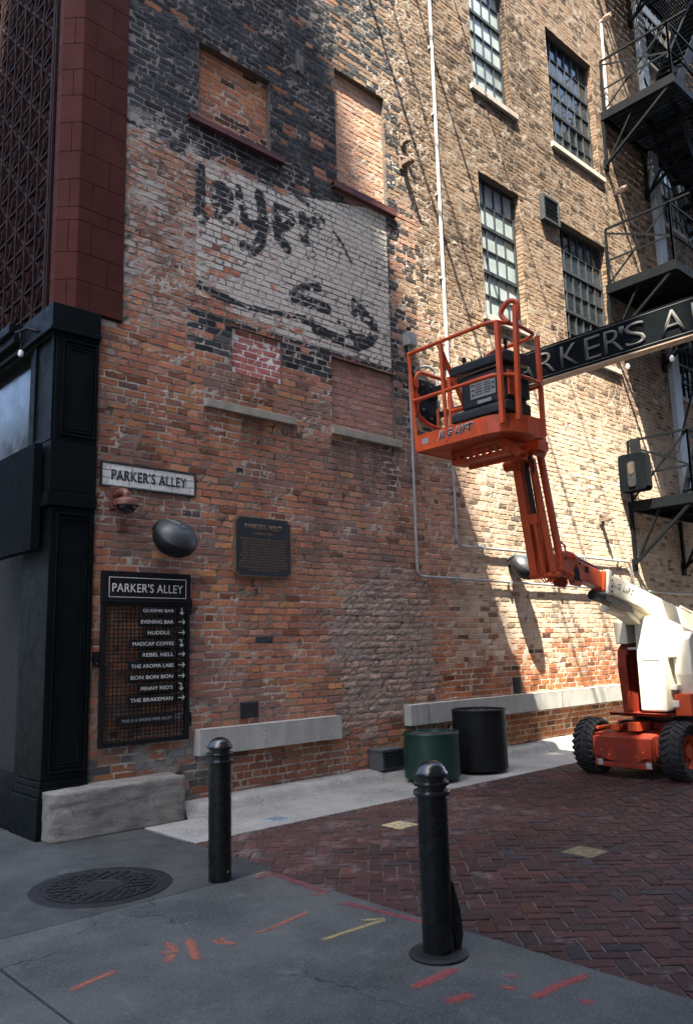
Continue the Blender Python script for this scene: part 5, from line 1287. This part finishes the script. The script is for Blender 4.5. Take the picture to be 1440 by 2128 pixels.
MB().bx(9.38, 9.9, -3.08, -2.885, .72, .98).build('orange_cowl', O_, lf, bevel=.015)
mb = MB(); mb.bx(9.62, 10.4, -2.52, -2.36, .77, 1.52); mb.build('machinery_core', M['void'], lf)
mb = MB(); mb.bx(9.48, 9.6, -2.50, -2.40, .78, 1.05); mb.bx(9.5, 9.62, -2.5, -2.42, 1.1, 1.2); mb.tube([(9.5, -2.45, 1.06), (9.46, -2.44, 1.2), (9.5, -2.47, 1.34), (9.55, -2.46, 1.5)], .016, 6); mb.tube([(9.52, -2.42, .8), (9.47, -2.41, 1.0), (9.5, -2.43, 1.3)], .012, 6)
for k in range(5): mb.bx(9.56, 9.6, -2.52, -2.38, 1.22 + k * .05, 1.24 + k * .05)
mb.build('machinery', M['dark'], lf, bevel=.004)
MB().bx(9.28, 9.5, -2.53, -2.40, 1.50, 1.53).build('step_plate', K_, lf, bevel=.004)
# orange upright with cream knuckle above
mb = MB(); mb.prism([(9.30, .70), (9.24, 1.3), (9.26, 1.50), (9.34, 1.56), (9.62, 1.72), (9.7, 1.4), (9.62, .70)], lambda a, b, d: (a, d, b), -2.40, -2.27); up = mb.build('upright', M['lift_orange_shaded'], lf, bevel=.01)
mb = MB(); mb.prism([(9.235, .78), (9.185, 1.3), (9.21, 1.44), (9.30, 1.44), (9.30, .78)], lambda a, b, d: (a, d, b), -2.40, -2.37); mb.build('upright_flange', M['lift_orange_shaded'], up, bevel=.004)
mb = MB(); mb.prism([(9.24, 1.57), (9.22, 1.84), (9.32, 1.88), (9.95, 1.95), (10.3, 1.78), (9.9, 1.62)], lambda a, b, d: (a, d, b), -2.43, -2.27); mb.build('cream_knuckle', K_, up, bevel=.012)
# tower link arms under the boom
def U(p, q, w, h): return MB().beam(p, q, w, h)
ln_ = U((8.66, -2.50, 2.03), (10.3, -2.50, 1.70), .13, .13).build('lower_link', K_, lf, bevel=.008)
mb = MB(); mb.prism([(8.85, 1.99), (8.95, 2.04), (9.30, 1.93), (9.36, 1.83), (9.22, 1.80), (9.02, 1.88)], lambda a, b, d: (a, d, b), -2.62, -2.44); mb.build('link_bracket', K_, lf, bevel=.006)
U((9.05, -2.62, 1.96), (9.62, -2.62, 1.72), .05, .05).build('brace', K_, lf, bevel=.004)
# main boom, dir along -X with slight rise
BY = -2.62
b0, b1 = Vector((8.42, BY, 2.275)), Vector((10.75, BY, 1.755)); bd = (b1 - b0).normalized(); bu = Vector((bd.z * -1, 0, bd.x)) if False else Vector((-bd.z, 0, bd.x))
bm_ = U(b0, b1, .17, .235).build('main_boom', K_, lf, bevel=.012)
U(b0 - bd * .045, b0 + bd * .02, .215, .285).build('boom_collar', K_, bm_, bevel=.008)
mb = MB().tube([b0 - bu * .19 - bd * .20, b0 - bu * .19 + bd * .16], .05, 14); mb.tube([b0 - bu * .19 - bd * .21, b0 - bu * .19 - bd * .13], .056, 14); mb.build('wear_pad_cylinder', M['dark'], bm_, smooth=True)
mb = MB().beam(b0 + bd * .02 - bu * .16, b0 + bd * .6 - bu * .17, .1, .07); mb.build('under_rail', M['decal_grey'], bm_)
mt_ = text_mesh('JLG LIFT', .50, .105, .002, bold=.03, shear=.22, spacing=1.18)
link('lettering', place(mt_, b0 + bd * .06 + Vector((0, -.0852, 0)) - bu * .05, bd, bu), M['decal_grey'], bm_)
mb = MB().tube([b1 - bd * .5 + bu * .12, b1 - bd * .45 + bu * .19, b1 - bd * .1 + bu * .19, b1 - bd * .06 + bu * .12], .012, 6); mb.build('hose_loop', K_, bm_, smooth=True)
# inner orange boom and elbow
i0 = Vector((7.74, BY, 2.43)); i1 = b0 - bd * .04
ib = U(i0, i1, .13, .20).build('fly_boom', O_, lf, bevel=.01)
U(i1 - bd * .06, i1 - bd * .015, .165, .235).build('slide_pad', O_, ib, bevel=.004)
mb = MB(); mb.bx(7.955, 8.035, BY - .067, BY - .066, 2.37, 2.44); mb.build('slot', M['void'], ib)
mb = MB()
pe = [(7.42, 2.56), (7.55, 2.585), (7.70, 2.565), (7.82, 2.48), (7.84, 2.26), (7.78, 2.205), (7.60, 2.215), (7.55, 2.29), (7.42, 2.31)]
mb.prism(pe, lambda a, b, d: (a, d, b), BY - .11, BY - .085); mb.prism(pe, lambda a, b, d: (a, d, b), BY + .085, BY + .11); mb.bx(7.5, 7.74, BY - .084, BY + .084, 2.47, 2.55); mb.bx(7.4, 7.52, BY - .084, BY + .084, 2.33, 2.54)
kn = mb.build('elbow_bracket', O_, lf, bevel=.006)
MB().prism([(7.645, 2.275), (7.645, 2.36), (7.69, 2.43), (7.735, 2.42), (7.765, 2.36), (7.765, 2.265)], lambda a, b, d: (a, d, b), BY - .113, BY - .1105).build('elbow_cutout', M['void'], kn)
mb = MB()
for x, z in ((7.60, 2.53), (7.69, 2.52), (7.61, 2.33), (7.48, 2.36)): mb.tube([(x, BY - .135, z), (x, BY + .135, z)], .022, 12)
mb.each('pivot_pin', O_, kn, smooth=True)
mb = MB().tube([(7.45, BY - .04, 2.6), (7.52, BY - .05, 2.68), (7.6, BY - .05, 2.66), (7.62, BY - .05, 2.57)], .011, 6); mb.tube([(7.45, BY - .01, 2.6), (7.55, BY - .02, 2.71), (7.66, BY - .02, 2.66), (7.66, BY - .02, 2.57)], .011, 6)
mb.each('hydraulic_hose', O_, kn, smooth=True)
# jib: wall-side box arm, cylinder, street-side parallel arm
jt = Vector((7.12, BY, 3.72)); jb_ = Vector((7.36, BY, 2.36))
J1 = Vector((0, .155, 0)); J2 = Vector((0, -.02, 0))
jib = MB(); jib.beam(jb_ + J1 + Vector((-.02, 0, -.03)), jt + J1 + Vector((.02, 0, -.22)), .095, .11, (1, 0, 0)); jx = jib.build('jib_arm', O_, lf, bevel=.008)
mb = MB(); mb.beam(jb_ + J2 + Vector((.10, -.05, .16)), jt + J2 + Vector((.08, -.05, .0)), .055, .07, (1, 0, 0)); mb.beam(jb_ + J2 + Vector((-.06, -.07, -.02)), jt + J2 + Vector((-.02, -.03, -.17)), .05, .055, (1, 0, 0)); mb.beam(jb_ + Vector((.05, .05, .05)), jt + Vector((.05, .03, .02)), .04, .05, (1, 0, 0))
mb.each('jib_arm', O_, lf, bevel=.005)
cy0, cy1 = jb_ + Vector((-.02, .055, .0)), jt + Vector((.0, .055, -.16)); cd = cy1 - cy0
mb = MB().tube([cy0, cy0 + cd * .50], .036, 14); mb.beam(cy0 + cd * .43, cy0 + cd * .52, .10, .09, (1, 0, 0)); cyl = mb.build('lift_cylinder', O_, lf, smooth=True)
MB().tube([cy0 + cd * .52, cy1], .026, 12).build('cylinder_rod', M['dark'], cyl, smooth=True)
mb = MB().tube([cy1 + Vector((-.01, .07, .0)), cy1 + Vector((-.01, -.06, .0))], .03, 12); mb.tube([jb_ + Vector((-.03, .22, -.04)), jb_ + Vector((-.03, -.14, -.04))], .03, 12); mb.tube([jb_ + Vector((.06, .2, .02)), jb_ + Vector((.06, -.12, .02))], .028, 12)
mb.each('pivot_pin', O_, lf, smooth=True)
mb = MB()
for k, (dx, dy) in enumerate(((-.05, .10), (-.055, .065), (-.05, .03))):
    p = [jb_ + Vector((dx, dy, z)) for z in (.62, .4, .1)] + [jb_ + Vector((dx - .03, dy - .02, -.04)), jb_ + Vector((dx, dy - .06, -.115)), jb_ + Vector((dx + .05, dy - .10, -.08)), jb_ + Vector((dx + .06, dy - .12, .0))]
    mb.tube(p, .010, 6)
mb.each('hydraulic_hose', O_, lf, smooth=True)
mb = MB(); mb.prism([(7.02, 3.58), (7.0, 3.74), (7.10, 3.80), (7.27, 3.80), (7.30, 3.66), (7.22, 3.56)], lambda a, b, d: (a, d, b), BY - .13, BY - .09); mb.prism([(7.02, 3.46), (7.0, 3.74), (7.10, 3.80), (7.27, 3.80), (7.30, 3.66), (7.17, 3.46)], lambda a, b, d: (a, d, b), BY + .05, BY + .09); mb.bx(7.0, 7.2, BY - .2, BY + .22, 3.62, 3.72); mb.tube([(7.08, BY + .1, 3.52), (7.08, BY + .28, 3.52)], .06, 16)
mb.build('rotator_bracket', O_, lf, bevel=.006)
# platform
PX0, PX1, PY0, PY1, PZ = 6.20, 6.80, -3.04, -1.84, 3.66
fl = MB(); out_ = [(PX0, PY1), (PX1, PY1), (PX1, PY0), (PX0 + .30, PY0), (PX0 + .13, PY0 + .05), (PX0 + .04, PY0 + .13), (PX0, PY0 + .26)]
fl.prism(out_, lambda a, b, d: (a, b, d), PZ, PZ + .03)
fl.build('platform_floor', O_, lf, bevel=.006)
tb = MB(); n = len(out_); th = .012
for i in range(n):
    a, b = Vector((*out_[i], 0)), Vector((*out_[(i + 1) % n], 0)); d = (b - a).normalized(); nr = Vector((d.y, -d.x, 0))
    tb.prism([(0, 0), ((b - a).length, 0), ((b - a).length, .175), (0, .175)], lambda u, v, w, a=a, d=d, nr=nr: tuple(a + d * u + nr * w + Vector((0, 0, PZ - .002 + v))), -th, .0)
tb.tube(fillet([(x, y, PZ + .0) for x, y in out_], .03, 3, True), .014, 8, closed=True)
tbo = tb.build('toe_board', O_, lf)
txt = text_mesh('JLG LIFT', .46, .098, .0015, bold=.035, shear=.25, spacing=1.2); me_o = text_mesh('JLG LIFT', .475, .110, .0012, bold=.075, shear=.25, spacing=1.2)
link('lettering_outline', place(me_o, (PX0 - .0135, -2.145, PZ + .043), (0, -1, 0), (0, 0, 1)), M['decal_white'], tbo)
link('lettering', place(txt, (PX0 - .0155, -2.155, PZ + .05), (0, -1, 0), (0, 0, 1)), M['decal_navy'], tbo)
# perforated support channel under the floor
def holed(mb, fn, cell, hgt, n, r, d0, d1, margin=0):
    for k in range(n):
        c = (k + .5) * cell; m_ = 16; ring = []; sq = []
        for q in range(m_):
            a = 2 * math.pi * q / m_; cs, sn = math.cos(a), math.sin(a); s_ = 1 / max(abs(cs), abs(sn))
            ring.append((c + r * cs, hgt / 2 + r * sn)); sq.append((c + cs * s_ * cell / 2, hgt / 2 + sn * s_ * hgt / 2))
        vs = [fn(a, b, d) for d in (d0, d1) for L in (ring, sq) for a, b in L]; fs = []
        for q in range(m_):
            w = (q + 1) % m_
            fs += [(q, w, m_ + w, m_ + q), (2 * m_ + q, 3 * m_ + q, 3 * m_ + w, 2 * m_ + w), (q, 2 * m_ + q, 2 * m_ + w, w)]
        mb.add(vs, fs)
mb = MB()
holed(mb, lambda a, b, d: (6.56 + d, -2.02 - a, PZ - .135 + b), .085, .13, 9, .026, 0, .008)
holed(mb, lambda a, b, d: (6.74 + d, -2.1 - a, PZ - .175 + b), .085, .13, 9, .028, 0, .008)
mb.bx(6.55, 6.75, -2.80, -2.79, PZ - .17, PZ - .005); mb.bx(6.55, 6.75, -2.03, -2.02, PZ - .13, PZ - .005); mb.bx(6.57, 6.74, -2.78, -2.03, PZ - .137, PZ - .13); mb.bx(6.75, 6.98, -2.70, -2.5, PZ - .15, PZ - .04)
mb.build('support_channel', O_, lf)
mb = MB()
for k in range(7): mb.bx(6.50, 6.60, -2.80 - .003, -2.80 - .001 + .012, PZ - .16 + k * .02, PZ - .152 + k * .02)
mb.beam((6.46, -2.74, PZ - .02), (6.60, -2.86, PZ - .16), .03, .09); mb.build('step', O_, lf)
# rails
rt = .021; TZ = PZ + 1.09; MZ = PZ + .56
A = lambda x, y, z: (x, y, z)
mb = MB()
top = fillet([(PX0 - .05, PY1 + .02, TZ), (PX0 - .05, PY0 + .10, TZ + .01), (PX0 + .18, PY0 - .02, TZ), (PX1 - .1, PY0 - .02, TZ - .02), (PX1 - .03, PY0 + .1, TZ - .02), (PX1, -2.42, TZ - .01), (PX1, -2.32, TZ - .10)], .12, 6)
mb.tube(top, rt, 10)
mid = fillet([(PX0 - .02, PY1 + .01, MZ), (PX0 - .02, PY0 + .10, MZ), (PX0 + .2, PY0 - .04, MZ - .01), (PX1 - .05, PY0 - .04, MZ - .02), (PX1 + .0, PY0 + .08, MZ - .02), (PX1, PY1, MZ)], .12, 6); mb.tube(mid, rt, 10)
mb.tube(fillet([(PX1, -2.30, TZ - .12), (PX1, -2.15, TZ - .12), (PX1, -2.12, MZ + .1)], .05, 4), .018, 8)
mb.build('guard_rail', O_, lf, smooth=True)
mb = MB()
mb.tube([A(PX0 - .05, PY1 + .02, TZ + .015), A(PX0, PY1, PZ + .02)], .024, 4); mb.tube([A(PX0 - .05, -2.27, TZ - .02), A(PX0, -2.27, PZ + .02)], .021, 10)
mb.tube([A(PX1, PY1, PZ), A(PX1, PY1 + .01, TZ - .12)], .024, 8); mb.tube([A(PX1, -2.30, PZ + .2), A(PX1, -2.30, TZ - .06)], .026, 8)
mb.beam((PX0 - .02, PY0 + .06, PZ + .05), (PX0 - .03, PY0 + .05, TZ), .045, .045, (1, 0, 0)); mb.beam((PX0 + .14, PY0 - .02, PZ + .1), (PX0 + .12, PY0 - .07, TZ + .17), .042, .042, (1, 0, 0)); mb.beam((PX1 - .02, PY0, PZ), (PX1 - .02, PY0, TZ - .02), .04, .04, (1, 0, 0))
mb.beam((PX0 - .04, -2.245, TZ - .02), (PX0 + .3, -2.30, MZ - .16), .05, .018, (1, 0, 0)); mb.beam((PX0 - .03, -2.265, TZ - .02), (PX0 - .01, -2.265, MZ + .1), .05, .02, (0, 1, 0)); mb.beam((PX1 - .01, -2.33, MZ + .18), (PX1 - .01, -2.45, PZ + .1), .06, .02, (1, 0, 0))
mb.each('rail_post', O_, lf, smooth=True)
gt_ = MB()
gt_.tube(fillet([(PX0 + .06, PY1 + .03, MZ - .14), (PX0 + .05, PY1 + .03, TZ - .16), (PX0 + .62, PY1 + .04, TZ - .16), (PX0 + .68, PY1 + .04, MZ + .06), (PX0 + .70, PY1 + .04, MZ - .22), (PX0 + .30, PY1 + .04, MZ - .22)], .15, 6, True), .021, 10, closed=True)
gt_.tube([(PX0 + .42, PY1 + .04, MZ - .2), (PX0 + .42, PY1 + .04, MZ - .0)], .016, 8)
ga = gt_.build('gate', O_, lf, smooth=True)
mb = MB(); mb.bx(PX0 + .0, PX0 + .08, PY1 + .0, PY1 + .055, TZ - .36, TZ - .26); mb.bx(PX0 + .01, PX0 + .09, PY1 + .0, PY1 + .055, MZ + .0, MZ + .10); mb.each('gate_hinge', O_, ga, bevel=.006)
mb = MB(); mb.tube(fillet([(PX0 + .09, PY0 + .0, TZ), (PX0 + .07, PY0 + .09, TZ + .11), (PX0 + .07, PY0 - .03, TZ + .22), (PX0 + .13, PY0 - .10, TZ + .19), (PX0 + .14, PY0 - .07, TZ + .02)], .07, 6), .026, 10); mb.build('corner_loop', O_, lf, smooth=True)
# control box
cb = MB(); QY0, QY1 = -3.02, -2.34
cb.prism([(6.27, 3.99), (6.27, 4.33), (6.58, 4.36), (6.60, 3.95)], lambda a, b, d: (a, d, b), QY0 + .03, QY1 - .08); cbx = cb.build('control_box', M['dark'], lf, bevel=.014)
mb = MB(); mb.prism([(6.20, 4.355), (6.19, 4.44), (6.26, 4.475), (6.66, 4.50), (6.66, 4.38)], lambda a, b, d: (a, d, b), QY0, QY1); lidp = mb.build('console', M['dark'], cbx, bevel=.012)
MB().bx(6.245, 6.262, QY0 + .06, QY1 - .14, 4.333, 4.352).build('console_lip', M['bronze'], cbx)
mb = MB(); mb.prism([(6.19, 3.85), (6.19, 3.93), (6.24, 3.965), (6.62, 3.965), (6.62, 3.85)], lambda a, b, d: (a, d, b), QY0 - .0, QY1 + .005); mb.build('tool_tray', M['dark'], cbx, bevel=.015)
de = MB().bx(6.262, 6.2695, -2.86, -2.545, 4.07, 4.30).build('decal_panel', M['decal_grey'], cbx)
MB().bx(6.258, 6.2615, -2.86, -2.545, 4.278, 4.30).build('decal_header', M['redsteel'], de)
mb = MB()
for k in range(7):
    z = 4.262 - k * .026; mb.bx(6.2595, 6.2618, -2.695, -2.61, z - .005, z + .002); mb.bx(6.2595, 6.2618, -2.80, -2.72, z - .005, z + .003); mb.bx(6.2595, 6.2618, -2.85, -2.815, z - .007, z + .007) if k % 2 else None; mb.bx(6.2595, 6.2618, -2.595, -2.56, z - .008, z + .006) if k % 2 == 0 else None
mb.build('decal_print', M['dark'], de)
MB().bx(6.262, 6.2695, -2.80, -2.63, 4.005, 4.04).build('decal_panel', M['decal_grey'], cbx)
mb = MB()
for y, z in ((QY1 - .07, .085), (QY0 + .08, .13)):
    mb.tube([(6.36, y, 4.47), (6.36, y, 4.47 + z)], .014, 8); mb.lathe([(0, 0), (.022, .005), (.024, .03), (.018, .05), (0, .055)], (6.36, y, 4.45 + z), n=10)
for k in range(10): y = QY1 - .17 - k * .042; mb.tube([(6.30, y, 4.47), (6.30, y, 4.50 + .012 * (k % 3))], .007, 6)
mb.each('joystick', M['void'], cbx, smooth=True)
MB().bx(6.42, 6.56, QY0 - .035, QY0 + .02, 4.0, 4.22).build('switch_box', M['dark'], cbx, bevel=.005); mb = MB(); mb.tube(fillet([(6.36, QY0 - .02, 4.0), (6.36, QY0 - .05, 4.2), (6.5, QY0 - .05, 4.2), (6.5, QY0 - .04, 4.02)], .03, 3), .006, 6); mb.build('switch_guard', M['dark'], cbx, smooth=True)
MB().bx(6.28, 6.50, QY0 + .015, QY0 + .029, 4.02, 4.28).build('orange_side_plate', O_, cbx, bevel=.004)

# boom lift: small fittings
mb = MB()
mb.tube([b0 + bd * .1 + bu * .13 + Vector((0, .03, 0)), b0 + bd * .9 + bu * .135 + Vector((0, .03, 0)), b0 + bd * 1.9 + bu * .13 + Vector((0, .03, 0))], .012, 6)
mb.tube([b0 + bd * .1 + bu * .13 + Vector((0, -.01, 0)), b0 + bd * 1.0 + bu * .137 + Vector((0, -.01, 0)), b0 + bd * 1.9 + bu * .13 + Vector((0, -.01, 0))], .010, 6)
mb.tube([(7.72, BY - .03, 2.575), (7.95, BY - .03, 2.515), (8.25, BY - .03, 2.45), (8.42, BY - .02, 2.43)], .011, 6)
mb.tube([(7.72, BY + .01, 2.58), (7.98, BY + .01, 2.53), (8.25, BY + .01, 2.455), (8.42, BY + .02, 2.43)], .011, 6)
mb.tube([jb_ + Vector((.0, .1, .1)), jb_ + Vector((-.06, .105, .6)), jb_ + Vector((-.11, .1, 1.05)), jt + Vector((-.10, .08, -.1)), jt + Vector((-.02, .05, .0))], .010, 6)
mb.tube([(6.98, -2.66, PZ - .05), (7.06, -2.7, PZ - .16), (7.12, -2.66, PZ - .3)], .012, 6)
mb.tube([(9.52, -2.45, 1.5), (9.40, -2.46, 1.62), (9.3, -2.5, 1.78), (9.4, -2.52, 1.9)], .013, 6)
mb.each('hydraulic_hose', M['dark'], lf, smooth=True)
mb = MB()
for k, (x, z) in enumerate(((7.50, 2.50), (7.78, 2.46), (7.79, 2.27), (7.62, 2.255))): mb.lathe([(0, 0), (.016, 0), (.016, .012), (0, .012)], (x, BY - .111, z), (0, -1, 0), 6)
for k in range(4): p = b0 + bd * (.03 + .0 * k) + bu * (-.1 + .065 * k); mb.lathe([(0, 0), (.012, 0), (.012, .01), (0, .01)], p + Vector((0, -.108, 0)), (0, -1, 0), 6)
mb.each('bolt', M['dark'], lf)
for x0_, x1_, z0_, z1_, mm_ in ((9.55, 9.78, 1.20, 1.36, 'decal_grey'), (9.9, 10.05, 1.22, 1.34, 'yellowplate')):
    MB().bx(x0_, x1_, -2.8712, -2.8688, z0_, z1_).build('decal_panel', M[mm_], lf)
MB().bx(PX0 - .0142, PX0 - .0122, -2.02, -1.93, PZ + .06, PZ + .12).build('decal_panel', M['decal_grey'], tbo)
